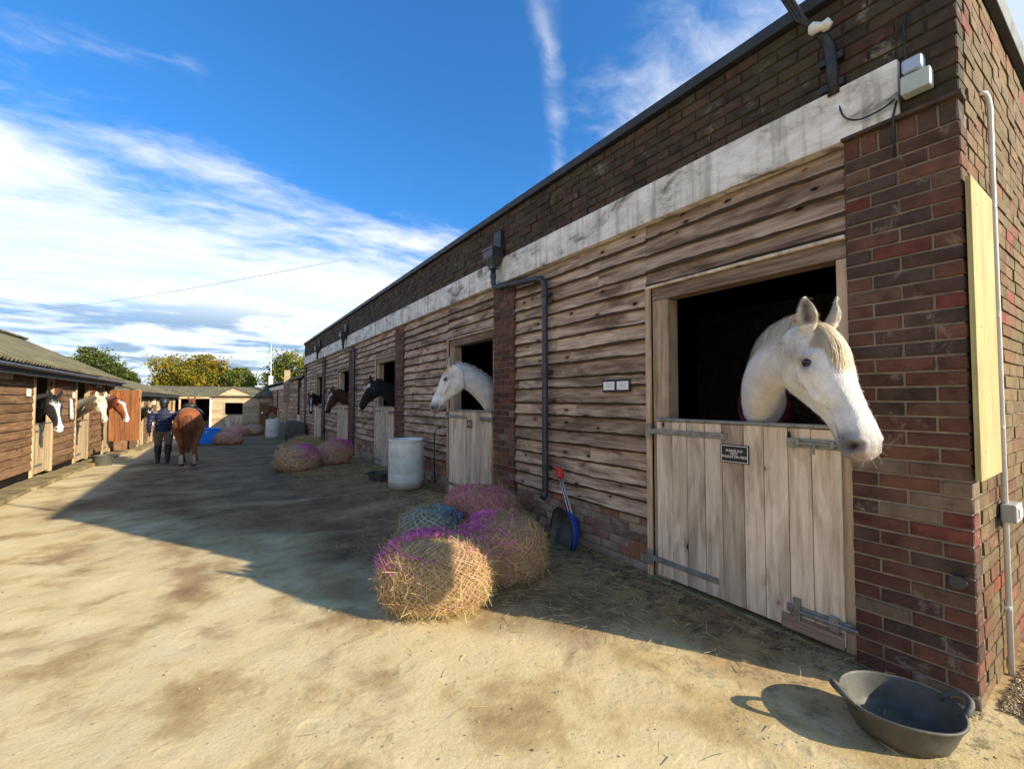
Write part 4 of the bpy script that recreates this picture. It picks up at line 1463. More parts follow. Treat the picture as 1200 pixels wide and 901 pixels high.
def ribbons(name, PL, S, W, col, parent, var=0.16, taper=0.7):
    """hair laid along given polylines PL (n, m, 3) with side vectors S"""
    n, m, _ = PL.shape
    t = np.linspace(0, 1, m)[None, :, None]
    w = (W[:, None, None]) * (1 - taper * t)
    V = np.stack([PL - S * w, PL + S * w], 2).reshape(-1, 3)
    base = (np.arange(n) * m * 2)[:, None] + (np.arange(m - 1) * 2)[None, :]
    base = base.ravel()
    F = np.stack([base, base + 1, base + 3, base + 2], 1)
    c = np.repeat(np.array(col)[None, :] * (1 + rng.uniform(-var, var, (n, 1))), m * 2, axis=0)
    me = raw_mesh(name, V, F)
    set_col(me, np.clip(c, 0, 1))
    return tag(link(name, me, M['hair'], parent), kind='stuff')


def mane(crest, col, parent, n, fall, length=0.16, lo=0.25, hi=1.0, width=0.003, both=0.45):
    """locks rooted along the crest, lying down the side of the neck (fall = +1/-1; a share goes the other way)"""
    m = len(crest) - 1
    seg = 7
    A = [np.array([c[k] for c in crest]) for k in range(6)]
    t0 = rng.uniform(lo, hi, n) * m
    sd = np.where(rng.uniform(size=n) < both, -fall, fall)
    Ln = length * rng.uniform(0.55, 1.15, n)
    drift = rng.uniform(-0.9, 0.15, n)
    lift = rng.uniform(0.006, 0.034, n)
    PL = np.zeros((n, seg + 1, 3))
    SV = np.zeros((n, seg + 1, 3))
    clump = np.round(t0 * 3.0) / 3.0
    for k in range(seg + 1):
        u = k / seg
        t = np.clip(t0 + (clump - t0) * 0.5 * u + drift * u * Ln / 0.16, 0, m - 1e-4)
        i = t.astype(int)
        f = (t - i)
        p, T, d, s = (A[q][i] * (1 - f[:, None]) + A[q][i + 1] * f[:, None] for q in range(4))
        a, w = (A[q][i] * (1 - f) + A[q][i + 1] * f for q in (4, 5))
        an = 0.06 * sd + sd * (Ln * u / np.maximum(a, 0.05)) * 0.95
        ca, sa = np.cos(an), np.sin(an)
        ww = w * (1.0 - 0.34 * np.clip(ca, 0, 1) ** 1.5)
        off = lift * (0.4 + math.sin(math.pi * min(1, u * 1.15)))
        PL[:, k] = p + d * ((a + off) * ca)[:, None] + s * ((ww + off) * sa)[:, None] + rng.normal(0, 0.0022, (n, 3))
        SV[:, k] = T
    return ribbons('mane', PL, SV, np.full(n, width) * rng.uniform(0.7, 1.3, n), col, parent)


def forelock_hair(fr, col, parent, n, length, width):
    seg = 7
    hx = np.array([h[0] for h in HEAD]); hz = np.array([h[1] for h in HEAD]); hw = np.array([h[3] for h in HEAD])
    x0 = rng.uniform(-0.035, 0.03, n)
    y0 = rng.normal(0, 0.036, n)
    Ln = length * rng.uniform(0.45, 1.1, n)
    fan = rng.normal(0, 0.10, n)
    lift = rng.uniform(0.004, 0.020, n)
    PL = np.zeros((n, seg + 1, 3))
    for k in range(seg + 1):
        u = k / seg
        x = x0 + Ln * u
        y = y0 * (1 + 0.5 * u) + fan * Ln * u
        z = np.interp(x, hx, hz) - 0.030 * (np.abs(y) / np.interp(x, hx, hw)) ** 2.2 + lift * (0.6 + 0.8 * math.sin(math.pi * u)) + 0.003
        PL[:, k] = fr.w(np.stack([x, y, z], 1))
    SV = np.tile(fr.y, (n, seg + 1, 1))
    ribbons('forelock', PL, SV, np.full(n, width) * rng.uniform(0.7, 1.3, n), col, parent)


def eyes(fr, parent, r=0.034, wide=1.0):
    for s in (-1, 1):
        c = fr.w(np.array((0.172, 0.0675 * s * wide + 0.022 * s * (wide - 1), -0.036)))
        b = MB()
        RG = []
        for i in range(1, 10):
            a = math.pi * i / 10
            RG.append([(c[0] + r * fr.s * math.sin(a) * math.cos(q), c[1] + r * fr.s * math.sin(a) * math.sin(q), c[2] + r * fr.s * math.cos(a)) for q in np.linspace(0, 2 * math.pi, 14, endpoint=False)])
        b.rings(RG)
        b.build('eye', M['eye'], parent, smooth=True)


def horse_bust(label, fr, base, ctrl, colour, vox, group=None, R0=(0.27, 0.15), R1=(0.135, 0.078), mane_col=None, mane_n=160, mane_fall=1, forelock=90, lock_len=0.2, rug=False, hairw=0.003, ear_kw=None, mane_len=0.16, lock_col=None, wide=1.0, fur=0):
    end = fr.w(np.array((0.045, 0, -0.105)))
    b = MB()
    ears = add_head(b, fr, wide, **(ear_kw or {}))
    crest = add_neck(b, base, ctrl, end, (R0[0] * fr.s, R0[1] * fr.s), (R1[0] * fr.s, R1[1] * fr.s), d_end=(-0.62 * fr.x + 0.78 * fr.z))
    me, V, N = voxel(b, vox, 3)
    V2, mk = sculpt_head(V, N, fr, ears)
    me.vertices.foreach_set('co', V2.astype(np.float32).ravel())
    me.update()
    me.polygons.foreach_set('use_smooth', np.ones(len(me.polygons), dtype=bool))
    set_col(me, np.clip(colour(mk, V2, fr), 0, 1))
    root = thing('horse', tuple(np.array((base[0], base[1], gz(base[1])))), label, 'horse', group)
    link('body', me, M['coat'], root)
    eyes(fr, root, wide=wide)
    if fur:
        short_coat(root, me, V2, N, mk, fr, fur)
    if mane_col is not None:
        mane(crest, mane_col, root, mane_n, mane_fall, length=mane_len * fr.s, width=hairw)
        if forelock:
            forelock_hair(fr, lock_col or mane_col, root, forelock, lock_len, hairw)
    if rug:
        RG = []
        for q, (p, T, d, sv, ha, hw) in enumerate(crest[:rug]):
            RG.append([p + d * ((ha + 0.022) * math.cos(an)) + sv * ((hw + 0.022) * (1 - 0.3 * max(0, math.cos(an))) * math.sin(an)) for an in np.linspace(0, 2 * math.pi, 28, endpoint=False)])
        o = MB().rings(RG, cap=False).build('rug', M['rug'], root, smooth=True)
        o.modifiers.new('solid', 'SOLIDIFY').thickness = 0.012
    return root, crest


def short_coat(root, me, V, N, mk, fr, n):
    """the short hair of the coat and the whiskers, laid along the skin"""
    i = rng.integers(0, len(V), n)
    i = i[mk['eye'][i] < 0.45]
    n = len(i)
    P = V[i] + rng.normal(0, 0.003, (n, 3))
    P = P - N[i] * 0.002
    onhead = mk['head'][i][:, None]
    flow = onhead * fr.x[None, :] * 0.9 + (1 - onhead) * np.array((0.25, 0.25, -0.9))[None, :] + rng.normal(0, 0.22, (n, 3))
    flow = flow - N[i] * np.sum(flow * N[i], 1)[:, None]
    D = flow / (np.linalg.norm(flow, axis=1)[:, None] + 1e-9) + N[i] * rng.uniform(0.12, 0.42, (n, 1))
    Ln = rng.uniform(0.008, 0.019, n) * np.where(mk['muzzle'][i] > 0.5, 0.55, 1.0)
    side = np.cross(D, N[i])
    Vh, F = strands(P, D, Ln, np.full(n, 0.0006), 0.1, 1, side)
    col = np.zeros(len(me.vertices) * 4, np.float32)
    me.attributes['Col'].data.foreach_get('color', col)
    c = col.reshape(-1, 4)[i, :3] * rng.uniform(0.86, 1.2, (n, 1))
    hm = raw_mesh('short_hair', Vh, F)
    set_col(hm, np.clip(np.repeat(c, 4, axis=0), 0, 0.92))
    tag(link('short_hair', hm, M['hair'], root), kind='stuff')
    k = np.where((mk['muzzle'] > 0.9) & (mk['L'][:, 2] < -0.06))[0]
    if len(k):
        k = rng.choice(k, 70)
        Vh, F = strands(V[k], N[k] + rng.normal(0, 0.25, (len(k), 3)) + np.array((0, 0, -0.3)), rng.uniform(0.02, 0.055, len(k)), np.full(len(k), 0.0004), 0.2, 3)
        hm = raw_mesh('whiskers', Vh, F)
        set_col(hm, np.tile((0.35, 0.32, 0.28), (len(Vh), 1)))
        tag(link('whiskers', hm, M['hair'], root), kind='stuff')


def coat_white(mk, V, fr):
    n = len(V)
    c = np.tile((0.83, 0.80, 0.75), (n, 1))
    s = 0.5 + 0.5 * vnoise(V, 16, 3)
    c = lerp(c, (0.64, 0.58, 0.50), 0.4 * s)
    c = c * (1 + 0.06 * vnoise(V, 38, 9) + 0.04 * vnoise(V, 90, 12))[:, None]
    c = lerp(c, (0.64, 0.53, 0.38), 0.5 * np.clip(vnoise(V, 11, 21) - 0.1, 0, 1))
    x, y, z = mk['L'].T
    vein = np.exp(-((z + 0.125 - 0.25 * (x - 0.25)) / 0.006) ** 2) * (x > 0.2) * (x < 0.42)
    c = lerp(c, (0.50, 0.43, 0.37), 0.4 * vein * mk['head'])
    c = lerp(c, (0.62, 0.47, 0.28), 0.6 * np.exp(-((x - 0.06) ** 2 + (z - 0.03) ** 2 + y * y * 0.5) / 0.10 ** 2))
    c = lerp(c, (0.50, 0.39, 0.26), 0.5 * np.exp(-((x - 0.09) ** 2 + (z + 0.07) ** 2) / 0.06 ** 2))
    m = mk['muzzle']
    c = lerp(c, (0.10, 0.105, 0.13), 0.92 * m * np.exp(-((x - 0.555) ** 2 + (z + 0.085) ** 2) / 0.075 ** 2))
    c = lerp(c, (0.36, 0.185, 0.12), 0.8 * m * np.clip((x - 0.585) / 0.03, 0, 1) * np.clip(0.75 + 0.8 * vnoise(V, 45, 8), 0, 1))
    c = lerp(c, (0.20, 0.15, 0.13), 0.7 * m * np.clip((-0.115 - z) / 0.03, 0, 1))
    c = lerp(c, (0.05, 0.042, 0.04), 0.95 * mk['eye'])
    c = lerp(c, (0.035, 0.025, 0.022), np.clip(1.3 * mk['nostril'], 0, 1))
    c = lerp(c, (0.10, 0.08, 0.075), 0.85 * mk['mouth'])
    c = lerp(c, (0.34, 0.27, 0.20), 0.7 * mk['ear'])
    c = lerp(c, (0.10, 0.075, 0.06), 0.9 * mk['ear_in'])
    return c


def coat_dark(base, blaze=0.0, blaze_w=0.026, snip=False, muzzle=(0.02, 0.015, 0.012), legs=None, lo=0.06, hi=0.56):
    def f(mk, V, fr):
        n = len(V)
        c = np.tile(np.array(base, float), (n, 1))
        s = 0.5 + 0.5 * vnoise(V, 14, 5)
        c = c * (0.75 + 0.5 * s)[:, None]
        x, y, z = mk['L'].T
        c = lerp(c, muzzle, 0.7 * mk['muzzle'])
        if blaze:
            w = blaze_w * (1 + 0.45 * np.sin(9 * x + 1.0)) * (1 + 0.9 * np.exp(-((x - 0.12) / 0.06) ** 2) + 0.5 * np.clip((x - 0.45) / 0.1, 0, 1))
            m = (np.clip((w - np.abs(y)) / 0.008, 0, 1)) * (z > -0.10) * (x > lo) * (x < hi) * mk['head']
            c = lerp(c, (0.78, 0.76, 0.72), blaze * m)
        if snip:
            c = lerp(c, (0.75, 0.70, 0.66), mk['head'] * np.clip((x - 0.54) / 0.02, 0, 1))
        c = lerp(c, (0.01, 0.008, 0.008), np.clip(1.2 * mk['nostril'], 0, 1))
        c = lerp(c, (0.01, 0.008, 0.008), 0.8 * mk['eye'])
        return c
    return f


def facing(ang, pitch):
    """nose vector and forehead normal for a head turned to compass angle ang (0 = +X, 90 = +Y), nose dropped by pitch"""
    a, p = math.radians(ang), math.radians(pitch)
    F = np.array((math.cos(a), math.sin(a), 0))
    return F * math.cos(p) + np.array((0, 0, -math.sin(p))), F * math.sin(p) + np.array((0, 0, math.cos(p)))


# the big grey at the nearest door
GR, GL = 'horses looking out of the right-hand block', 'horses looking out of the left-hand stables'
nose, up = facing(248, 61)
fr = Frame((2.43, 0.945, 1.80), nose, up, 1.03, roll=0.06)
horse_bust('white horse nearest the camera, head over the closest stable door', fr, (3.50, 1.66, 1.20), (2.90, 1.56, 1.70), coat_white, 0.0065, GR,
           mane_col=(0.74, 0.65, 0.50), mane_n=4200, mane_fall=-1, forelock=1700, lock_len=0.24, hairw=0.0014, R0=(0.25, 0.16), R1=(0.15, 0.085), mane_len=0.21, lock_col=(0.70, 0.58, 0.40), rug=5, wide=1.24, fur=90000)


def bust(label, px, ang, pitch, sc, base, ctrl, colour, vox, group, **kw):
    nose, up = facing(ang, pitch)
    horse_bust(label, Frame(px, nose, up, sc), base, ctrl, colour, vox, group, **kw)


bust('white horse in profile looking out of the second door, above the white barrel', (2.47, 5.13, 1.87), 148, 60, 1.0, (3.45, 5.32, 1.18), (2.95, 5.15, 1.72), coat_white, 0.011, GR,
     mane_col=(0.76, 0.70, 0.62), mane_n=300, mane_fall=1, forelock=120, lock_len=0.15, hairw=0.003, R0=(0.27, 0.15), R1=(0.145, 0.08), mane_len=0.10, wide=1.08, fur=14000)
bust('black horse with a white blaze looking out of the third door', (2.66, 9.37, 1.83), 160, 60, 1.02, (3.50, 9.45, 1.22), (3.0, 9.35, 1.70), coat_dark((0.012, 0.011, 0.012), 1.0, blaze_w=0.036, hi=0.62), 0.014, GR,
     mane_col=(0.012, 0.011, 0.011), mane_n=200, mane_fall=1, forelock=60, hairw=0.004, mane_len=0.12)
bust('brown horse with a white stripe looking out of the fourth door', (2.68, 13.35, 1.69), 190, 66, 1.05, (3.50, 13.35, 1.05), (3.0, 13.35, 1.56), coat_dark((0.085, 0.030, 0.014), 1.0), 0.016, GR,
     mane_col=(0.03, 0.012, 0.008), mane_n=150, mane_fall=1, forelock=40, hairw=0.005, mane_len=0.12)
bust('dark brown horse looking out of the fifth door near the far end', (2.68, 17.1, 1.58), 262, 62, 1.05, (3.50, 17.4, 1.0), (2.95, 17.5, 1.48), coat_dark((0.032, 0.016, 0.011), 1.0), 0.018, GR,
     mane_col=(0.015, 0.01, 0.008), mane_n=150, mane_fall=-1, forelock=40, hairw=0.005, mane_len=0.12)
bust('tiny far chestnut horse at the low range beyond the trough', (2.62, 32.1, 0.98), 200, 60, 1.05, (3.30, 32.0, 0.30), (2.9, 32.0, 0.82), coat_dark((0.17, 0.045, 0.016)), 0.02, GR,
     mane_col=(0.10, 0.03, 0.012), mane_n=100, forelock=20, hairw=0.006)
bust('black horse with a broad white blaze at the first door on the left', (-2.62, 11.55, 1.50), 305, 62, 1.10, (-3.40, 12.15, 0.95), (-2.95, 12.15, 1.42), coat_dark((0.014, 0.012, 0.013), 1.0, blaze_w=0.030, snip=True, hi=0.66), 0.015, GL,
     mane_col=(0.012, 0.011, 0.011), mane_n=150, mane_fall=-1, forelock=60, hairw=0.004, mane_len=0.12)
bust('cream horse stretching its neck out of the second door on the left', (-2.32, 13.60, 1.50), 300, 60, 1.0, (-3.10, 14.95, 1.12), (-2.55, 14.50, 1.42), coat_dark((0.62, 0.53, 0.38), muzzle=(0.45, 0.36, 0.29)), 0.015, GL,
     mane_col=(0.62, 0.56, 0.45), mane_n=200, mane_fall=-1, forelock=60, hairw=0.004, mane_len=0.12, R0=(0.22, 0.14))
bust('chestnut horse with a white blaze in front of the orange door leaf', (-2.36, 16.2, 1.50), 316, 62, 1.14, (-3.20, 17.5, 1.0), (-2.75, 17.10, 1.40), coat_dark((0.30, 0.085, 0.022), 1.0, blaze_w=0.030, hi=0.66, snip=True, muzzle=(0.25, 0.09, 0.04)), 0.016, GL,
     mane_col=(0.24, 0.075, 0.02), mane_n=150, mane_fall=-1, forelock=50, hairw=0.005, mane_len=0.12, R0=(0.22, 0.14))
bust('small dark horse looking out just beyond the orange door leaf', (-2.20, 20.6, 1.12), 300, 62, 1.05, (-2.85, 21.3, 0.55), (-2.45, 21.2, 1.02), coat_dark((0.016, 0.014, 0.016), 1.0, snip=True), 0.018, GL,
     mane_col=(0.015, 0.012, 0.011), mane_n=100, forelock=30, hairw=0.005)

# ------------------------------------------------------------------ left-hand stables
def roof_sheet_mesh(width, eave, ridge, over=0.06, waves=7):
    """one corrugated sheet: corrugations run from eave to ridge; local Y along the eave"""
    n = waves * 6
    ev, rd = np.array(eave, float), np.array(ridge, float)
    d = rd - ev
    nrm = unit((-d[2] if d[0] > 0 else d[2], 0, abs(d[0])))
    V = []
    rows = 5
    for j in range(rows + 1):
        for i in range(n + 1):
            y = width * i / n
            h = 0.026 * math.sin(2 * math.pi * waves * i / n)
            p = ev + d * (j / rows) + nrm * h
            V.append((p[0], y, p[2] + random.uniform(-0.003, 0.003)))
    F = [(j * (n + 1) + i, j * (n + 1) + i + 1, (j + 1) * (n + 1) + i + 1, (j + 1) * (n + 1) + i) for j in range(rows) for i in range(n)]
    return V, F


def corrugated(parent, y0, y1, eave, ridge, w=1.05):
    n = max(1, int(round((y1 - y0) / w)))
    w = (y1 - y0) / n
    V, F = roof_sheet_mesh(w + 0.05, eave, ridge)
    me = raw_mesh('roof_sheet', V, F, True)
    me.materials.append(M['roof'])
    for q in range(n):
        o = link('roof_sheet', me, None, parent, (0, y0 + q * w, 0.006 * (q % 2) + random.uniform(-0.004, 0.006)), (0, 0, 0))
        o.modifiers.new('solid', 'SOLIDIFY').thickness = 0.008


LB = thing('left_timber_stable', (-2.85, 12, gz(12)), 'brown timber stable with mossy corrugated roof, nearest on the left', 'stable')
LX = -2.85


def lplank_wall(parent, x, y0, y1, z0, z1, row=0.15, mat=None):
    """boards on a wall that faces +X"""
    n = max(1, round((z1 - z0) / row))
    row = (z1 - z0) / n
    for k in range(n):
        zt = min(z1 - k * row + 0.02, z1)
        zb = z1 - (k + 1) * row
        _pk[0] += 1
        V, F = plank_mesh(y1 - y0, zt - zb, _pk[0], waney=0.004, thick0=0.004, thick1=0.030)
        V = [(-vx, vy, vz) for vx, vy, vz in V]
        F = [tuple(reversed(f)) for f in F]
        link('plank', raw_mesh('plank', V, F, attrs={'bark_or_lap_shade': np.array(LAP_SHADE, np.float32)}), mat or M['left_clad'], parent, (x, y0, zt))


def left_door(parent, x, y0, y1, z0, z1, ztop, mat, nb=7):
    back = MB().box(x - 0.04, x - 0.015, y0 + 0.01, y1 - 0.01, z0, z1 - 0.01)
    d = back.build('stable_door', M['frame'], parent)
    w = (y1 - y0) / nb
    for q in range(nb):
        MB().box(-0.014, random.uniform(0.0, 0.003), 0, w - 0.006, 0, z1 - z0).build('plank', mat, d, loc=(x, y0 + q * w, z0))
    MB().box(x - 0.045, x + 0.012, y0, y1, z1 + 0.002, z1 + 0.022).build('capping_strip', M['galv'], d)
    for zc in (z0 + 0.15, z1 - 0.12):
        MB().box(x + 0.004, x + 0.012, y0 + 0.02, y0 + 0.5, zc - 0.02, zc + 0.02).build('strap_hinge', M['galv'], d)
    for yy in (y0 - 0.075, y1 + 0.005):
        MB().box(x - 0.08, x + 0.02, yy, yy + 0.07, z0 - 0.05, ztop).build('door_post', mat, parent, bevel=0.004)
    return d


EX, EZ, RX, RZ = -2.58, 2.04, -4.9, 3.2
doorsL = [(11.50, 12.48), (14.25, 15.35), (17.15, 18.05)]
segs = [(4.0, 7.4), (7.41, 11.42), (12.56, 14.17), (15.43, 17.07), (18.13, 18.62)]
for a, b in segs:
    zb = gz((a + b) / 2) + 0.06
    MB().box(-2.97, -2.875, a, b, zb - 0.5, 2.03).build('inner_wall', M['dark_in'], LB)
    lplank_wall(LB, LX - 0.02, a, b, zb + 0.12, 1.98, 0.148)
for a, b in doorsL:
    z0 = gz(a) + 0.10
    left_door(LB, LX - 0.005, a, b, z0, 0.98 if a < 12 else 0.92, 1.98, M['left_door'])
for a, b, mt in ((9.75, 10.45, 'pale_pane'), (13.1, 13.6, 'orange'), (16.0, 16.8, 'pale_pane')):
    w = MB().box(LX - 0.03, LX + 0.012, a, b, 1.74, 1.95).build('vent_window', M['left_clad'], LB, bevel=0.004)
    MB().box(LX + 0.008, LX + 0.018, a + 0.05, b - 0.05, 1.775, 1.915).build('pane', M[mt], w)
for (a, b, z) in ((8.9, 9.3, 1.5), (12.52, 12.80, 1.95)):
    pass
# brown-stained upper leaves folded back on the wall beside the openings
for a, b in ((12.58, 13.02), (15.45, 15.95)):
    d = MB().box(LX - 0.01, LX + 0.028, a, b, 1.18 if a < 13 else 1.62, 1.96).build('upper_leaf', M['orange'], LB, bevel=0.004)
# the open orange leaf standing out from the wall
ol = MB().box(-2.80, -2.08, 17.60, 17.64, 0.20, 1.74).build('open_leaf', M['frame'], LB)
for q in range(6):
    MB().box(0, 0.112, -0.014, 0, 0, 1.54 + random.uniform(-0.01, 0.01)).build('plank', M['orange'], ol, loc=(-2.80 + q * 0.12, 17.599, 0.20))
corrugated(LB, 3.0, 18.35, (EX, 0, EZ), (RX, 0, RZ))
corrugated(LB, 3.0, 18.35, (-7.2, 0, EZ), (RX - 0.01, 0, RZ))
MB().box(RX - 0.18, RX + 0.18, 3.0, 18.4, RZ - 0.02, RZ + 0.05).build('ridge_cap', M['roof'], LB, bevel=0.03)
MB().box(-2.66, -2.63, 3.0, 18.36, 1.84, 2.005).build('fascia', M['felt'], LB)
MB().tube([(-2.56, 3.0, 1.96), (-2.56, 18.4, 1.96)], 0.032, 10).build('gutter', M['plastic_black'], LB)
MB().box(-7.1, -2.90, 4.0, 4.1, -0.2, 2.0).build('gable_wall', M['left_clad'], LB)
MB().box(-7.1, -7.0, 4.1, 18.6, -0.4, 2.0).build('back_wall', M['dark_in'], LB)
g = MB().add([(-7.1, 18.64, -0.5), (-2.9, 18.64, -0.5), (-2.9, 18.64, 1.95), (RX, 18.64, RZ - 0.05), (-7.1, 18.64, 1.95), (-7.1, 18.70, -0.5), (-2.9, 18.70, -0.5), (-2.9, 18.70, 1.95), (RX, 18.70, RZ - 0.05), (-7.1, 18.70, 1.95)],
             [(0, 1, 2, 3, 4), (9, 8, 7, 6, 5), (0, 5, 6, 1), (1, 6, 7, 2), (2, 7, 8, 3), (3, 8, 9, 4), (4, 9, 5, 0)])
g.build('gable_wall', M['left_clad'], LB)
# kerb stones along the foot of the wall
kb = MB()
KE = thing('stone_kerb', (-2.6, 10, 0), 'mossy pale kerb stones along the foot of the left stable', 'kerb')
y = 4.0
while y < 18.6:
    ln = random.uniform(0.7, 1.0)
    z = gz(y + ln / 2)
    MB().box(-2.86, -2.46 + random.uniform(-0.03, 0.03), 0, ln - 0.012, -0.2, 0.065 + random.uniform(-0.012, 0.012), j=0.008).build('kerb_stone', M['kerb'], KE, loc=(0, y, z), bevel=0.02)
    y += ln
for k, (yc, zc, lb) in enumerate(((11.15, 1.57, 'white name card on the boards left of the black horse with the broad blaze'), (13.98, 1.55, 'white name card on the boards left of the cream horse'))):
    t = thing('name_card', (LX + 0.01, yc, zc - 0.06), lb, 'notice')
    MB().box(LX + 0.006, LX + 0.018, yc - 0.09, yc + 0.09, zc - 0.065, zc + 0.065).build('card', M['card'], t)
    MB().box(LX + 0.018, LX + 0.0195, yc - 0.06, yc + 0.05, zc + 0.01, zc + 0.018).build('written_line', M['ink'], t)
t = thing('hanging_headcollar', (LX + 0.02, 13.5, 0.95), 'pale headcollar hanging on the boards left of the cream horse', 'headcollar')
MB().tube([(LX + 0.03, 13.62, 1.46), (LX + 0.05, 13.58, 1.2), (LX + 0.04, 13.62, 1.02), (LX + 0.05, 13.72, 1.0), (LX + 0.04, 13.74, 1.2), (LX + 0.03, 13.66, 1.45)], 0.018, 6).build('strap', M['white_pvc'], t, smooth=True)
MB().tube([(LX + 0.05, 13.58, 1.2), (LX + 0.06, 13.66, 1.22), (LX + 0.05, 13.74, 1.2)], 0.018, 6).build('noseband', M['white_pvc'], t, smooth=True)

# second block on the left, further off
L2 = thing('far_left_stable', (-2.5, 26, gz(26)), 'lower timber stable with grey roof further along on the left', 'stable')
y = 19.0
k = 0
while y < 35:
    g0 = gz(y)
    MB().box(-2.62, -2.53, y, y + 1.5, g0 - 0.4, 1.62).build('inner_wall', M['dark_in'], L2)
    lplank_wall(L2, -2.51, y, y + 1.5, g0 + 0.1, 1.60, 0.17)
    left_door(L2, -2.49, y + 1.58, y + 2.6, g0 + 0.05, g0 + 1.25, 1.6, M['left_door'], nb=5)
    if k % 2 == 0:
        MB().box(-2.50, -2.47, y + 0.3, y + 0.9, 1.22, 1.5).build('notice_panel', M['card'], L2)
    y += 2.68
    k += 1
MB().box(-6.9, -6.8, 18.9, 35.4, -0.9, 1.6).build('back_wall', M['dark_in'], L2)
MB().box(-6.9, -2.55, 18.85, 18.95, -0.9, 1.7).build('gable_wall', M['left_clad'], L2)
corrugated(L2, 18.8, 35.3, (-2.22, 0, 1.72), (-4.5, 0, 2.52), 1.1)
corrugated(L2, 18.8, 35.3, (-6.9, 0, 1.72), (-4.51, 0, 2.52), 1.1)
MB().box(-2.30, -2.27, 18.8, 35.3, 1.56, 1.69).build('fascia', M['felt'], L2)
for q in range(16):
    yy = 18.8 + q
    MB().box(-2.53, -2.22, 0, 0.985, -0.2, 0.065, j=0.008).build('kerb_stone', M['kerb'], KE, loc=(0, yy, gz(yy)), bevel=0.02)

# barn across the far end, with a gabled boarded bay
BN = thing('end_barn', (-1, 35.5, -0.72), 'pale boarded barn with gabled bay and open shed across the far end', 'barn')
G = -0.72
BY = 35.4


def bplank_wall(parent, y, x0, x1, z0, z1, row, mat, top=None):
    n = max(1, round((z1 - z0) / row))
    row = (z1 - z0) / n
    for k in range(n):
        za, zb = z0 + k * row, z0 + (k + 1) * row
        a, b, a2, b2 = x0, x1, x0, x1
        if top:
            r0, r1 = top(za), top(zb - 0.006)
            if r0 is None:
                continue
            if r1 is None:
                r1 = (gp - 0.01, gp + 0.01)
            a, b, a2, b2 = max(a, r0[0]), min(b, r0[1]), max(a, r1[0]), min(b, r1[1])
        if b - a < 0.05:
            continue
        yy = random.uniform(-.003, .003)
        h_ = row - 0.006
        MB().add([(0, yy - 0.03, 0), (b - a, yy - 0.03, 0), (b2 - a, yy - 0.024, h_), (a2 - a, yy - 0.024, h_), (0, 0, 0), (b - a, 0, 0), (b2 - a, 0, h_), (a2 - a, 0, h_)],
                 [(0, 1, 2, 3), (7, 6, 5, 4), (0, 4, 5, 1), (3, 2, 6, 7), (0, 3, 7, 4), (1, 5, 6, 2)]).build('plank', mat, parent, loc=(a, y, za))


gx0, gx1, gp, gze, gzp = -0.55, 2.15, 0.62, 1.52, 2.22
gab = lambda z: (gx0, gx1) if z < gze else ((gx0 + (gp - gx0) * (z - gze) / (gzp - gze), gx1 - (gx1 - gp) * (z - gze) / (gzp - gze)) if z < gzp else None)
for (a, b, z0, z1) in ((gx0, 0.18, G, 1.24), (1.24, gx1, G, 1.24), (gx0, gx1, 1.25, gzp)):
    bplank_wall(BN, BY, a, b, z0, z1, 0.155, M['barn_clad'], gab)
MB().box(gx0 + 0.02, gx1 - 0.02, BY + 0.06, BY + 0.10, G, 0.40).build('inner_wall', M['dark_in'], BN)
MB().box(gx0 + 0.05, gx1 - 0.05, BY + 2.5, BY + 2.6, G, 2.2).build('inner_wall', M['dark_in'], BN)
d = MB().box(0.20, 1.22, BY + 0.01, BY + 0.03, G + 0.05, 0.38).build('stable_door', M['frame'], BN)
for q in range(7):
    MB().box(0, 0.135, -0.03, 0, 0, 1.05).build('plank', M['door'], d, loc=(0.20 + q * 0.146, BY + 0.008, G + 0.05))
for (a, b, z0, z1) in ((0.13, 0.20, G, 1.30), (1.22, 1.29, G, 1.30), (0.20, 1.22, 1.22, 1.29), (0.20, 1.22, 0.385, 0.43)):
    MB().box(a, b, BY - 0.05, BY + 0.04, z0, z1).build('window_frame', M['barn_clad'], BN)
MB().box(-0.66, -0.55, BY - 0.06, BY + 0.05, G, 1.66).build('corner_post', M['white_pvc'], BN)
for s, (xa, xb) in enumerate(((gx0 - 0.1, gp), (gx1 + 0.1, gp))):
    b = MB()
    za, zb = gze - 0.02, gzp + 0.04
    b.add([(xa, BY - 0.09, za), (xb, BY - 0.09, zb), (xb, BY - 0.09, zb + 0.06), (xa, BY - 0.09, za + 0.06), (xa, BY + 2.4, za), (xb, BY + 2.4, zb), (xb, BY + 2.4, zb + 0.06), (xa, BY + 2.4, za + 0.06)],
          [(0, 1, 2, 3), (7, 6, 5, 4), (0, 4, 5, 1), (3, 2, 6, 7), (0, 3, 7, 4), (1, 5, 6, 2)])
    b.build('gable_roof', M['roof'], BN)
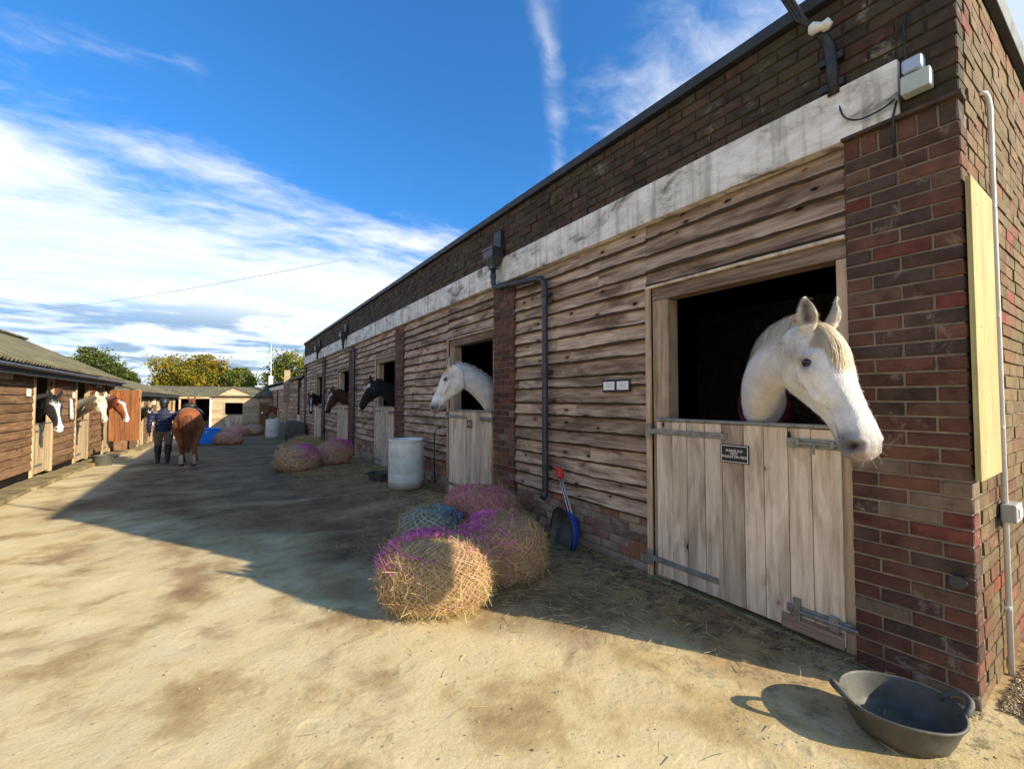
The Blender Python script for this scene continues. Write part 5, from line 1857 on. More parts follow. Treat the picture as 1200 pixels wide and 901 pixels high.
# long main roof behind
nn = 14
for q in range(nn):
    xa, xb = -7.5 + q * 0.75, -7.5 + (q + 1) * 0.75 - 0.01
    dz = random.uniform(-0.008, 0.008)
    MB().add([(xa, BY - 0.2, 1.66 + dz), (xb, BY - 0.2, 1.66 + dz), (xb, BY + 2.2, 2.36 + dz), (xa, BY + 2.2, 2.36 + dz), (xa, BY - 0.2, 1.63 + dz), (xb, BY - 0.2, 1.63 + dz), (xb, BY + 2.2, 2.33 + dz), (xa, BY + 2.2, 2.33 + dz)],
             [(0, 1, 2, 3), (7, 6, 5, 4), (0, 4, 5, 1), (3, 2, 6, 7), (0, 3, 7, 4), (1, 5, 6, 2)]).build('roof_sheet', M['roof'], BN)
MB().box(-7.5, 3.0, BY + 2.25, BY + 5.0, G - 0.1, 2.28).build('rear_wall', M['dark_in'], BN)
MB().box(-7.5, -0.68, BY - 0.17, BY - 0.12, 1.50, 1.62).build('fascia', M['barn_clad'], BN)
for x in (-2.3, -4.2):
    MB().box(x, x + 0.1, BY - 0.1, BY, G, 1.5).build('shed_post', M['frame'], BN)
for x, z, w in ((2.22, 0.2, 0.55),):
    dd = MB().box(x, x + w, BY - 0.04, BY, G, 1.2).build('side_door', M['left_clad'], BN)
    MB().box(x + 0.1, x + 0.22, BY - 0.07, BY - 0.04, 0.45, 0.6).build('notice', M['card'], dd)
bplank_wall(BN, BY + 0.02, 2.16, 3.0, G, 1.62, 0.155, M['barn_clad'])


# ------------------------------------------------------------------ trees beyond the roofs
def tree(label, x, y, top, rx, zc, cols, n_clump=230, per=22, leaf=0.16, seed=1, group='trees beyond the stable roofs'):
    r = np.random.default_rng(seed)
    z0 = -0.72
    t = thing('tree', (x, y, z0), label, 'tree', group)
    tr = MB()
    h = zc - z0
    tr.tube([(x, y, z0), (x + 0.05, y, z0 + h * 0.4), (x - 0.05, y + 0.1, z0 + h * 0.8), (x, y, z0 + h * 1.15)], [0.32, 0.24, 0.18, 0.06], 8)
    tr.build('trunk', M['bark_or_lap_shade'], t, smooth=True)
    for q in range(9):
        a = r.uniform(0, 6.28)
        zz = z0 + h * r.uniform(0.4, 0.85)
        L = rx * r.uniform(0.5, 0.85)
        MB().tube([(x, y, zz), (x + 0.5 * L * math.cos(a), y + 0.5 * L * math.sin(a), zz + 0.5 * L), (x + L * math.cos(a), y + L * math.sin(a), zz + 0.8 * L)], [0.10, 0.06, 0.02], 5).build('limb', M['bark_or_lap_shade'], t, smooth=True)
    rz = top - zc
    C_ = []
    while len(C_) < n_clump:
        p = r.normal(size=3)
        p /= np.linalg.norm(p)
        rad = r.uniform(0.35, 1.0) ** 0.45
        lob = 1 + 0.20 * math.sin(3 * math.atan2(p[1], p[0]) + seed) + 0.16 * math.sin(5 * p[2] + 4 * p[0] + seed * 2)
        q = p * rad * lob
        C_.append((x + q[0] * rx, y + q[1] * rx, zc + q[2] * rz * (1.0 if q[2] > 0 else 0.75)))
    C_ = np.array(C_)
    P = np.repeat(C_, per, axis=0) + r.normal(0, 0.17 * rx ** 0.5, (n_clump * per, 3))
    P[:, 2] = np.minimum(P[:, 2], top + 0.25)
    n = len(P)
    D = r.normal(size=(n, 3))
    D /= np.linalg.norm(D, axis=1)[:, None]
    S = np.cross(D, r.normal(size=(n, 3)))
    S /= np.linalg.norm(S, axis=1)[:, None]
    sz = leaf * r.uniform(0.6, 1.3, n)[:, None]
    V = np.stack([P - D * sz, P + S * sz * 0.55, P + D * sz, P - S * sz * 0.55], 1).reshape(-1, 3)
    F = np.arange(n * 4).reshape(n, 4)
    cl = r.integers(0, len(cols), n_clump)
    cc = np.array(cols)[np.repeat(cl, per)] * r.uniform(0.6, 1.35, (n, 1))
    me = raw_mesh('crown', V, F)
    set_col(me, np.repeat(cc, 4, axis=0))
    tag(link('crown', me, M['leaf'], t), kind='stuff')


GRN = [(0.080, 0.105, 0.018), (0.105, 0.125, 0.025), (0.060, 0.080, 0.015)]
AUT = [(0.30, 0.22, 0.02), (0.22, 0.20, 0.025), (0.13, 0.15, 0.02), (0.33, 0.21, 0.015)]
MIX = [(0.14, 0.18, 0.03), (0.19, 0.20, 0.03), (0.09, 0.12, 0.02)]
tree('dark green oak behind the nearest left-hand roof', -13.4, 75, 7.7, 2.5, 5.3, GRN, 260, 24, seed=2)
tree('small green treetop just right of the dark oak', -11.2, 80, 5.6, 1.4, 4.2, GRN, 120, 22, seed=3)
tree('broad autumn-yellow tree behind the end barn', -3.0, 70, 6.9, 3.9, 4.0, AUT, 800, 26, seed=4)
tree('lower green tree right of the autumn-yellow tree', 1.9, 66, 5.2, 1.9, 3.6, MIX, 200, 22, seed=5)
tree('yellow-green tree rising behind the low far range', 7.6, 60, 7.3, 3.2, 4.4, MIX + AUT[1:3], 380, 24, seed=6)

# ------------------------------------------------------------------ pony led away by a rider on foot
def pony():
    t = thing('pony', (-0.63, 12.95, gz(12.9)), 'saddled chestnut pony seen from behind, walking away beside the person in navy', 'horse', rz=math.radians(91))
    b = MB()
    RG = []
    for x, zc, sz, sy in ((-.76, 1.02, .09, .09), (-.70, 1.06, .19, .18), (-.60, 1.07, .255, .245), (-.45, 1.06, .285, .28), (-.25, 1.05, .28, .275), (0.0, 1.02, .285, .29), (.22, 1.01, .29, .28), (.42, 1.03, .30, .24), (.56, 1.05, .26, .19), (.66, 1.07, .16, .12)):
        ring = []
        for q in range(28):
            a = 2 * math.pi * q / 28
            ca, sa = math.cos(a), math.sin(a)
            k = 1 - 0.12 * max(0, -ca)
            ring.append((x, sy * 0.90 * k * sa, zc + sz * ca))
        RG.append(ring)
    b.rings(RG)
    legs = []
    for s, dx in ((1, 0.10), (-1, -0.08)):        # hind legs, one stepping
        b.tube([(-.50, .11 * s, 1.10), (-.47, .145 * s, .92), (-.45 + dx * .3, .15 * s, .76), (-.56 + dx * .5, .135 * s, .60), (-.66 + dx * .7, .125 * s, .50), (-.655 + dx, .12 * s, .42), (-.64 + dx, .12 * s, .28), (-.635 + dx, .12 * s, .18), (-.60 + dx * 1.1, .12 * s, .10), (-.58 + dx * 1.1, .12 * s, .06)],
               [.15, .165, .135, .088, .058, .046, .036, .047, .042, .05], 14)
        legs.append((-.57 + dx * 1.1, .12 * s))
    for s, dx in ((1, -0.10), (-1, 0.12)):
        b.tube([(.42, .10 * s, 1.02), (.40, .13 * s, .85), (.41 + dx * .3, .13 * s, .66), (.44 + dx * .6, .125 * s, .44), (.43 + dx * .8, .12 * s, .38), (.43 + dx, .12 * s, .24), (.43 + dx, .12 * s, .16), (.46 + dx, .12 * s, .09), (.47 + dx, .12 * s, .06)],
               [.14, .125, .08, .052, .045, .034, .044, .040, .048], 12)
        legs.append((.48 + dx, .12 * s))
    nose, up = facing(0, 48)
    fr = Frame((1.16, 0.0, 1.50), nose, up, 0.88)
    ears = add_head(b, fr)
    crest = add_neck(b, (.40, 0, 1.10), (.80, 0, 1.34), fr.w(np.array((0.045, 0, -0.105))), (.28, .14), (.125, .07))
    me, V, N = voxel(b, 0.018, 5)
    V2, mk = sculpt_head(V, N, fr, ears, 0.8)
    me.vertices.foreach_set('co', V2.astype(np.float32).ravel())
    me.update()
    n = len(V2)
    c = np.tile((0.27, 0.078, 0.020), (n, 1)) * (0.85 + 0.3 * vnoise(V2, 7, 2))[:, None]
    c = lerp(c, (0.24, 0.07, 0.02), np.clip((0.75 - V2[:, 2]) / 0.3, 0, 1) * 0.6)
    sock = np.clip((0.30 - V2[:, 2]) / 0.05, 0, 1) * (V2[:, 0] < 0)
    c = lerp(c, (0.60, 0.52, 0.42), sock * np.where(V2[:, 1] > 0, 0.95, 0.5))
    c = lerp(c, (0.10, 0.05, 0.03), np.clip((0.16 - V2[:, 2]) / 0.05, 0, 1) * (V2[:, 0] > 0))
    set_col(me, np.clip(c, 0, 1))
    me.polygons.foreach_set('use_smooth', np.ones(len(me.polygons), dtype=bool))

    def child(o):
        o.parent = t
        o.matrix_parent_inverse = Matrix.Identity(4)
        return o
    child(link('body', me, M['coat']))
    for x, y in legs:
        child(MB().rings([[(x + 0.012 * k + r * math.cos(a), y + r * 0.9 * math.sin(a), z) for a in np.linspace(0, 2 * math.pi, 12, endpoint=False)] for r, z, k in ((.062, 0.0, 1.0), (.060, .02, .7), (.050, .07, 0), (.046, .09, -.5))]).build('hoof', M['leather'], None, smooth=True))
    # tail
    n = 420
    seg = 8
    PL = np.zeros((n, seg + 1, 3))
    r0 = rng.normal(0, 0.016, (n, 2))
    Ln = rng.uniform(0.55, 0.85, n)
    fan = rng.normal(0, 0.032, (n, 2))
    for k in range(seg + 1):
        u = k / seg
        PL[:, k, 0] = -0.755 - 0.075 * math.sin(math.pi * min(1, u * 1.5)) + r0[:, 0] * 0.6 + fan[:, 0] * u * 0.6
        PL[:, k, 1] = r0[:, 1] * (1 + 1.2 * math.sin(math.pi * u)) + fan[:, 1] * math.sin(math.pi * 0.8 * u)
        PL[:, k, 2] = 1.17 - Ln * u ** 1.1
    child(ribbons('tail', PL, np.tile((0, 1.0, 0), (n, seg + 1, 1)), np.full(n, 0.006), (0.13, 0.045, 0.018), None, var=0.4))
    mn = mane(crest, (0.22, 0.07, 0.02), None, 150, 1, length=0.14, width=0.006)
    child(mn)
    # saddle, cloth, girth, stirrups

    def over(x0, x1, lift, drop, nseg=8):
        RG = []
        for i in range(nseg + 1):
            x = x0 + (x1 - x0) * i / nseg
            sy, sz, zc = np.interp(x, [-.45, -.25, 0, .22, .42], [.28, .275, .29, .28, .24]), np.interp(x, [-.45, 0, .42], [.285, .285, .30]), np.interp(x, [-.45, 0, .42], [1.06, 1.02, 1.03])
            RG.append([(x, (sy + lift) * math.sin(a), zc + (sz + lift) * math.cos(a)) for a in np.linspace(-drop, drop, 17)])
        V = [p for r in RG for p in r]
        F = [(i * 17 + k, i * 17 + k + 1, (i + 1) * 17 + k + 1, (i + 1) * 17 + k) for i in range(nseg) for k in range(16)]
        return raw_mesh('cloth', V, F, True)
    o = child(link('saddle_cloth', over(-.26, .30, 0.012, 1.25), M['navy']))
    o.modifiers.new('solid', 'SOLIDIFY').thickness = 0.015
    sd = MB()
    RG = []
    for x, zt, w, th in ((-.22, 1.40, .06, .03), (-.19, 1.43, .14, .05), (-.10, 1.385, .16, .05), (0.02, 1.355, .14, .05), (.12, 1.37, .11, .05), (.19, 1.41, .07, .045), (.22, 1.41, .03, .03)):
        RG.append([(x, w * math.sin(a), zt - 0.03 + th * math.cos(a) - 0.9 * (w * math.sin(a)) ** 2) for a in np.linspace(0, 2 * math.pi, 16, endpoint=False)])
    child(sd.rings(RG).build('saddle_seat', M['leather'], None, smooth=True))
    o = child(link('saddle_flap', over(-.10, .20, 0.03, 1.15), M['leather']))
    o.modifiers.new('solid', 'SOLIDIFY').thickness = 0.012
    for s in (-1, 1):
        child(MB().box(0.02, 0.05, s * 0.335 - 0.004, s * 0.335 + 0.004, 0.82, 1.12).build('stirrup_leather', M['leather'], None))
        child(MB().tube([(.035, s * .335, .82), (-.02, s * .335, .77), (-.03, s * .335, .71), (.10, s * .335, .71), (.09, s * .335, .77), (.035, s * .335, .82)], 0.009, 6).build('stirrup', M['steel_rod'], None))
    for z0, z1, q in ((0.0, -0.28, 0.05), (0.0, -0.17, 0.42)):
        path = [fr.w(np.array((q, math.sin(a) * np.interp(q, [0, .15, .42], [.085, .112, .062]) * 1.06, -0.11 - 0.02 + math.cos(a) * (0.17 if q < .2 else 0.10)))) for a in np.linspace(0, 2 * math.pi, 18)]
        child(MB().tube(path, 0.010, 5).build('bridle_strap', M['leather'], None))
    return t, fr


PONY, pfr = pony()


def person():
    t = thing('person', (-1.17, 13.62, gz(13.62)), 'person in navy jacket, beige breeches, black boots and dark riding hat, walking away', 'person', rz=math.radians(92))

    def child(o):
        o.parent = t
        o.matrix_parent_inverse = Matrix.Identity(4)
        return o

    def oval(x, y, z, rx, ry, n=18):
        return [(x + rx * math.cos(a), y + ry * math.sin(a), z) for a in np.linspace(0, 2 * math.pi, n, endpoint=False)]
    armR = [(-.01, -.175, 1.235), (.00, -.225, 1.17), (.03, -.255, .99), (.12, -.26, .93), (.26, -.25, .985), (.30, -.245, 1.0)]
    armL = [(-.01, .175, 1.235), (-.01, .225, 1.17), (-.03, .262, .98), (-.02, .272, .93), (.04, .275, .79), (.055, .275, .755)]
    legR = [(0, -.095, .80), (-.01, -.10, .62), (-.02, -.10, .43), (-.06, -.10, .38), (-.13, -.10, .22), (-.19, -.10, .09)]
    legL = [(0, .095, .80), (.05, .10, .62), (.09, .10, .44), (.09, .10, .38), (.09, .10, .22), (.08, .10, .08)]
    # one continuous body
    b = MB()
    b.rings([oval(0, 0, .74, .09, .13), oval(-.01, 0, .82, .115, .17), oval(-.01, 0, .92, .10, .145), oval(0, 0, 1.02, .095, .135), oval(0, 0, 1.14, .11, .165), oval(-.01, 0, 1.23, .10, .18), oval(-.005, 0, 1.28, .065, .10), oval(0, 0, 1.31, .05, .055), oval(.01, 0, 1.36, .052, .052)])
    b.rings([oval(.02, 0, 1.315, .03, .03), oval(.03, 0, 1.335, .065, .058), oval(.02, 0, 1.38, .088, .070), oval(.015, 0, 1.43, .098, .077), oval(.01, 0, 1.48, .092, .074), oval(.005, 0, 1.52, .06, .05), oval(.005, 0, 1.535, .02, .02)])
    b.tube([(.105, 0, 1.44), (.125, 0, 1.405), (.10, 0, 1.39)], [.010, .015, .010], 8)      # nose
    for s in (-1, 1):
        b.tube([(.01, s * .072, 1.44), (.005, s * .088, 1.425), (.012, s * .078, 1.395)], [.014, .016, .010], 8)
    for A in (armR, armL):
        b.tube(A, [.055, .052, .042, .040, .030, .027], 12)
    for Lg in (legR, legL):
        b.tube(Lg, [.095, .082, .060, .058, .045, .036], 12)
        x, y, z = Lg[-1]
        b.tube([(x - .03, y, z - .03), (x + .04, y, z - .045), (x + .14, y, z - .05), (x + .17, y, z - .05)], [.035, .038, .034, .02], 10)
    # hands: palm and five fingers; the right one closed on the rope
    for A, fd, pn, grip in ((armR, unit((.95, .05, .25)), unit((0, 1, -0.1)), 1.0), (armL, unit((.15, 0, -1)), unit((-.1, -1, 0)), 0.35)):
        w = np.array(A[-1])
        sdv = np.cross(fd, pn)
        b.tube([w - fd * .02, w + fd * .03, w + fd * .075], [.024, .030, .028], 10)
        for q, ln in enumerate((.066, .074, .070, .055)):
            r0 = w + fd * .075 + sdv * (.024 - .016 * q)
            p1 = r0 + (fd * (1 - .6 * grip) + pn * .8 * grip) * ln * .45
            p2 = p1 + (fd * (.7 - 1.2 * grip) + pn * 1.0 * grip) * ln * .35
            p3 = p2 + (fd * (.6 - 1.6 * grip) + pn * .3 * grip) * ln * .28
            b.tube([r0 - fd * .012, p1, p2, p3], [.0095, .009, .0085, .0075], 7)
        r0 = w + fd * .028 + sdv * .026
        b.tube([r0, r0 + (fd * .6 + sdv * .6 + pn * .3) * .03, r0 + (fd * .75 + sdv * .4 + pn * .8) * .055], [.012, .0105, .008], 7)
    me, V, N = voxel(b, 0.0085, 3)
    me.materials.clear()
    me.polygons.foreach_set('use_smooth', np.ones(len(me.polygons), dtype=bool))
    child(link('body', me, M['skin']))
    for s in (-1, 1):
        child(MB().lathe([(.001, -.009), (.008, -.005), (.0105, 0), (.008, .005), (.001, .009)], 10, (.098, s * .030, 1.435)).build('eye', M['eye'], None, smooth=True))
    child(MB().tube([(.104, -.024, 1.372), (.112, 0, 1.370), (.104, .024, 1.372)], .006, 6).build('mouth', plain('lips', (0.38, 0.13, 0.11), 0.5), None, smooth=True))
    # padded jacket
    j = MB()
    rows = [(.775, .150, .195), (.80, .162, .208), (.88, .150, .200), (.90, .140, .188), (.97, .140, .190), (.99, .134, .182), (1.07, .146, .200), (1.09, .140, .196), (1.17, .150, .215), (1.23, .130, .205), (1.27, .095, .14), (1.30, .078, .088), (1.345, .076, .080), (1.347, .06, .06)]
    rows = [(z, a * 0.90, c * 0.88) for z, a, c in rows]
    j.rings([oval(-.005, 0, z, a, c) for z, a, c in rows])
    for A in (armR, armL):
        P = np.array(A)
        PP = []
        R_ = []
        for i in range(len(P) - 1):
            for u in (0, .5):
                PP.append(P[i] * (1 - u) + P[i + 1] * u)
        PP.append(P[-1])
        R_ = [.066, .068, .063, .060, .057, .057, .054, .050, .046, .044, .042][:len(PP)]
        j.tube(PP, R_, 14)
    me, V, N = voxel(j, 0.014, 2)
    V = V + N * (0.006 * np.sin(V[:, 2] * 75))[:, None]
    me.vertices.foreach_set('co', V.astype(np.float32).ravel())
    me.update()
    me.materials.clear()
    child(link('jacket', me, M['navy']))
    # breeches
    k = MB()
    k.rings([oval(-.01, 0, .72, .10, .15), oval(-.01, 0, .80, .128, .182), oval(-.01, 0, .88, .118, .165)])
    for Lg in (legR, legL):
        k.tube(Lg[:4], [.108, .094, .072, .068], 14)
    me, V, N = voxel(k, 0.014, 3)
    me.materials.clear()
    child(link('breeches', me, M['breeches']))
    for Lg in (legR, legL):
        P = np.array(Lg)
        q = MB()
        q.tube([P[2] + (0, 0, .0), P[3], (P[3] + P[4]) / 2, P[4], P[5]], [.076, .078, .076, .060, .050], 14)
        x, y, z = P[5]
        q.tube([(x - .05, y, z - .038), (x + .04, y, z - .042), (x + .14, y, z - .05), (x + .19, y, z - .055)], [.040, .046, .042, .025], 12)
        q.box(x - .075, x - .02, y - .035, y + .035, z - .10 if z > .085 else -.005, z - .03)
        me, V, N = voxel(q, 0.011, 2)
        me.materials.clear()
        child(link('boot', me, M['black']))
    h = MB()
    h.rings([oval(.0, 0, z, a, c, 24) for z, a, c in ((1.445, .118, .094), (1.47, .122, .098), (1.52, .116, .093), (1.56, .092, .075), (1.585, .055, .045), (1.592, .012, .01))])
    h.rings([[(x + .0, y, z) for x, y, z in oval(.10, 0, zz, .075, .07)] for zz in (1.452, 1.462)])
    child(h.build('riding_hat', M['black'], None, smooth=True))
    hb = MB().rings([oval(-.012, 0, z, a, c, 18) for z, a, c in ((1.33, .05, .045), (1.36, .085, .068), (1.40, .098, .080), (1.45, .106, .086), (1.50, .10, .082))])
    child(hb.build('hair', M['leather'], None, smooth=True))
    child(MB().lathe([(.001, -.03), (.03, -.02), (.038, 0), (.03, .02), (.001, .03)], 12, (-.085, 0, 1.385)).build('hair_bun', M['leather'], None, smooth=True))
    return t


PERSON = person()
# lead rope from the person's hand to the pony's noseband
t = thing('lead_rope', (-0.8, 13.9, gz(13.9)), 'thin dark lead rope between the person in navy and the pony', 'rope')
hand = Vector((-1.17 + 0.25, 13.62 + 0.36, gz(13.6) + 1.0))
chin = PONY.matrix_basis @ Vector(pfr.w(np.array((0.42, 0.0, -0.20))))
MB().tube([hand - Vector((0.02, 0.05, 0.05)), hand, hand.lerp(chin, 0.5) - Vector((0, 0, 0.06)), chin], 0.009, 6).build('rope', M['black'], t, smooth=True)


# ------------------------------------------------------------------ hay nets
HAYC = np.array([(0.62, 0.44, 0.18), (0.74, 0.56, 0.26), (0.56, 0.40, 0.17), (0.84, 0.67, 0.36), (0.60, 0.49, 0.22)])


def core_mat():
    m, nt, bs = material('packed_hay')
    tcn = nd(nt, 'ShaderNodeTexCoord').outputs['Object']
    n = noise(nt, tcn, 60, 6, 0.75)
    nt.links.new(ramp(nt, n, [(0.3, (0.22, 0.15, 0.065)), (0.5, (0.44, 0.32, 0.145)), (0.7, (0.62, 0.48, 0.23))]), bs.inputs['Base Color'])
    bs.inputs['Roughness'].default_value = 0.9
    bump(nt, bs, n, 1.0, 0.02)
    return m


M['haycore'] = core_mat()


def hay_net(label, x, y, rx, ry, h, rz, cord, collar, seed, n_hay=5200, K=30, group='hay nets by the near door', lean=(0, 0), hw=0.0013, tone=1.0, collar_pos=(0, 0), collar_r=0.16, cordw=0.0018, hayl=(0.05, 0.13), collar_n=500):
    r = np.random.default_rng(seed)
    z0 = gz(y)
    t = thing('hay_net', (x, y, z0), label, 'hay net', group)
    c, s = math.cos(rz), math.sin(rz)

    def surf(u, v, lift=0.0):
        """u around, v from -pi/2 (ground) to pi/2 (top)"""
        cu, su, cv, sv = np.cos(u), np.sin(u), np.cos(v), np.sin(v)
        D = np.stack([cu * cv, su * cv, sv], -1)
        flat = D.reshape(-1, 3)
        lump = (1 + 0.085 * vnoise(flat, 2.6, seed) + 0.045 * vnoise(flat, 6.0, seed + 1)).reshape(D.shape[:-1])
        e = 0.72
        px_ = np.sign(cu) * np.abs(cu) ** 0.9 * cv ** e * rx * lump
        py_ = np.sign(su) * np.abs(su) ** 0.9 * cv ** e * ry * lump
        cell = 0.020 * np.abs(np.cos(K * (u - 0.9 * v) / 4) * np.cos(K * (u + 0.9 * v) / 4)) / max(rx, 0.3)
        lump = lump * (0.985 + cell)
        px_, py_ = px_ * (0.985 + cell), py_ * (0.985 + cell)
        pz_ = np.where(sv > 0, np.abs(sv) ** 0.85, -np.abs(sv) ** 0.7 * 0.75)
        pz = h * (0.43 + 0.57 * pz_ * lump)
        k = np.clip(pz / h, 0, 1)
        sx, sy = px_ + lean[0] * k, py_ + lean[1] * k
        nrm = np.stack([cu * cv / rx, su * cv / ry, sv / h], -1)
        nrm = nrm / np.linalg.norm(nrm, axis=-1, keepdims=True)
        P = np.stack([sx, sy, np.maximum(pz, 0.004)], -1) + nrm * lift
        W = np.stack([x + P[..., 0] * c - P[..., 1] * s, y + P[..., 0] * s + P[..., 1] * c, z0 + P[..., 2]], -1)
        NW = np.stack([nrm[..., 0] * c - nrm[..., 1] * s, nrm[..., 0] * s + nrm[..., 1] * c, nrm[..., 2]], -1)
        return W, NW
    nu, nv = 40, 22
    U, Vv = np.meshgrid(np.linspace(0, 2 * math.pi, nu, endpoint=False), np.linspace(-1.5, 1.5, nv), indexing='ij')
    W, _ = surf(U, Vv, -0.012)
    b = MB().rings([[tuple(W[i, j]) for i in range(nu)] for j in range(nv)])
    b.build('hay_core', M['haycore'], t, smooth=True)
    # loose stalks over the surface
    u = r.uniform(0, 2 * math.pi, n_hay)
    v = np.arcsin(r.uniform(-0.85, 1, n_hay))
    P, N = surf(u, v, -0.004)
    D = r.normal(size=(n_hay, 3))
    D = D - N * np.sum(D * N, 1)[:, None] * r.uniform(0.55, 1.0, (n_hay, 1))
    V, F = strands(P, D, r.uniform(*hayl, n_hay), np.full(n_hay, hw) * r.uniform(0.6, 1.6, n_hay), 0.3, 3)
    cc = HAYC[r.integers(0, len(HAYC), n_hay)] * r.uniform(0.55, 1.3, (n_hay, 1)) * tone
    V[:, 2] = np.maximum(V[:, 2], z0 + 0.004)
    me = raw_mesh('hay', V, F)
    set_col(me, np.clip(np.repeat(cc, 8, axis=0), 0, 1))
    tag(link('hay', me, M['straw'], t), kind='stuff')
    # the net: two families of cords crossing in diamonds
    m = 46
    PLs, SVs = [], []
    for fam in (-1, 1):
        for k in range(K):
            vv = np.linspace(-1.35, 1.45, m)
            uu = 2 * math.pi * k / K + fam * 0.9 * vv + 0.03 * np.sin(9 * vv + k)
            Pp, Nn = surf(uu, vv, 0.007)
            T = np.gradient(Pp, axis=0)
            S = np.cross(T, Nn)
            S /= np.linalg.norm(S, axis=1)[:, None] + 1e-9
            PLs.append(Pp)
            SVs.append(S)
    PLs, SVs = np.array(PLs), np.array(SVs)
    cw = np.full(len(PLs), cordw)
    o = ribbons('net', PLs, SVs, cw, cord, t, var=0.25, taper=0.0)
    o.data.materials.clear()
    o.data.materials.append(M['cord'])
    # gathered neck of the net
    if collar is not None:
        n = collar_n
        uc = math.atan2(collar_pos[1], collar_pos[0])
        u = uc + r.normal(0, 0.75, n)
        v = np.clip(r.normal(0.80, 0.28, n), 0.1, 1.45)
        PL = np.zeros((n, 6, 3))
        du, dv = r.normal(0, 0.35, n) * collar_r / 0.2, r.normal(0.05, 0.22, n) * collar_r / 0.2
        lift = r.uniform(0.008, 0.045, n)
        for q in range(6):
            f = q / 5
            W, _ = surf(u + du * f, np.clip(v + dv * f, 0, 1.5), 0.0)
            _, Nn = surf(u + du * f, np.clip(v + dv * f, 0, 1.5), 0.0)
            PL[:, q] = W + Nn * (lift * (0.35 + math.sin(math.pi * f)))[:, None] + r.normal(0, 0.004, (n, 3))
        S = np.cross(np.gradient(PL, axis=1), r.normal(size=(n, 1, 3)))
        S /= np.linalg.norm(S, axis=2, keepdims=True) + 1e-9
        o = ribbons('net_neck', PL, S, np.full(n, max(0.0020, cordw * 0.8)), collar, t, var=0.6, taper=0.2)
        o.data.materials.clear()
        o.data.materials.append(M['cord'])
    return t


PINK, PALEPINK, MAG, TEAL = (0.72, 0.24, 0.29), (0.64, 0.33, 0.27), (0.64, 0.12, 0.42), (0.30, 0.38, 0.36)
hay_net('big sunlit hay net with a magenta neck, in front of the others', 1.29, 2.90, 0.38, 0.33, 0.45, -0.58, PALEPINK, MAG, 11, n_hay=11000, K=48, collar_pos=(-0.10, 0.25), collar_r=0.24, collar_n=600)
hay_net('big pink hay net leaning on the right of the sunlit one', 1.97, 3.12, 0.34, 0.36, 0.46, -0.2, PINK, MAG, 12, n_hay=9500, K=46, collar_pos=(-0.25, 0.12), collar_r=0.2, tone=0.95, collar_n=300)
hay_net('pink hay net at the back of the near pile, by the second brick pier', 2.45, 4.20, 0.34, 0.40, 0.50, 0.5, (0.80, 0.16, 0.28), None, 13, n_hay=4200, K=40, lean=(-0.1, 0.0), cordw=0.0034)
hay_net('small blue-green hay net on the left of the near pile', 1.72, 4.05, 0.31, 0.26, 0.38, -0.4, TEAL, (0.14, 0.28, 0.42), 14, n_hay=3600, K=26, cordw=0.0048, collar_pos=(0.22, 0.02), collar_r=0.12, collar_n=170, tone=0.8)
GF = 'hay nets further up the yard'
hay_net('hay net with a pink neck, left of the pair up the yard', 1.30, 9.95, 0.40, 0.36, 0.50, -0.3, PALEPINK, MAG, 21, n_hay=3000, K=22, group=GF, hw=0.003, cordw=0.006, collar_pos=(0.15, 0.05), collar_r=0.2, collar_n=250)
hay_net('hay net with a pink neck, right of the pair up the yard', 2.12, 10.45, 0.40, 0.38, 0.52, 0.3, PINK, MAG, 22, n_hay=3000, K=22, group=GF, hw=0.003, cordw=0.006, collar_pos=(0.0, 0.0), collar_r=0.22, collar_n=250)
hay_net('brownish pink hay net beside the blue skip', 0.28, 20.6, 0.48, 0.42, 0.50, 0.0, PINK, None, 23, n_hay=1800, K=18, group=GF, hw=0.005, cordw=0.010)
hay_net('farthest hay net, left one before the barn', 0.75, 28.3, 0.55, 0.5, 0.55, 0.0, PINK, None, 24, n_hay=1200, K=16, group=GF, hw=0.007, cordw=0.014)
hay_net('farthest hay net, right one before the barn', 1.55, 28.9, 0.55, 0.5, 0.60, 0.4, PALEPINK, None, 25, n_hay=1200, K=16, group=GF, hw=0.007, cordw=0.014)


def loose_hay(name, label, x, y, rx, ry, h, n, seed, col=1.0, w=0.002):
    """a low uncountable drift of stalks"""
    r = np.random.default_rng(seed)
    a, q = r.uniform(0, 6.28, n), np.sqrt(r.uniform(0, 1, n))
    P = np.stack([x + rx * q * np.cos(a), y + ry * q * np.sin(a), np.zeros(n)], 1)
    P[:, 2] = np.array([gz(v) for v in P[:, 1]]) + 0.006 + h * np.clip(1 - q * q, 0, 1) * r.uniform(0, 1, n)
    D = np.stack([r.normal(size=n), r.normal(size=n), r.normal(0, 0.10, n)], 1)
    V, F = strands(P, D, r.uniform(0.05, 0.18, n), np.full(n, w) * r.uniform(0.6, 1.3, n), 0.15, 3)
    cc = HAYC[r.integers(0, len(HAYC), n)] * r.uniform(0.6, 1.2, (n, 1)) * col
    me = raw_mesh(name, V, F)
    set_col(me, np.clip(np.repeat(cc, 8, axis=0), 0, 1))
    return tag(link(name, me, M['straw']), label, 'hay', kind='stuff')


loose_hay('hay_drift', 'yellowish loose hay heaped by the wall before the concrete trough', 2.45, 16.6, 0.75, 1.6, 0.42, 5000, 31, 1.0, 0.006)
loose_hay('hay_drift', 'trampled loose hay on the ground around the far pair of hay nets', 2.1, 9.4, 0.9, 1.1, 0.03, 2600, 32, 0.8, 0.003)
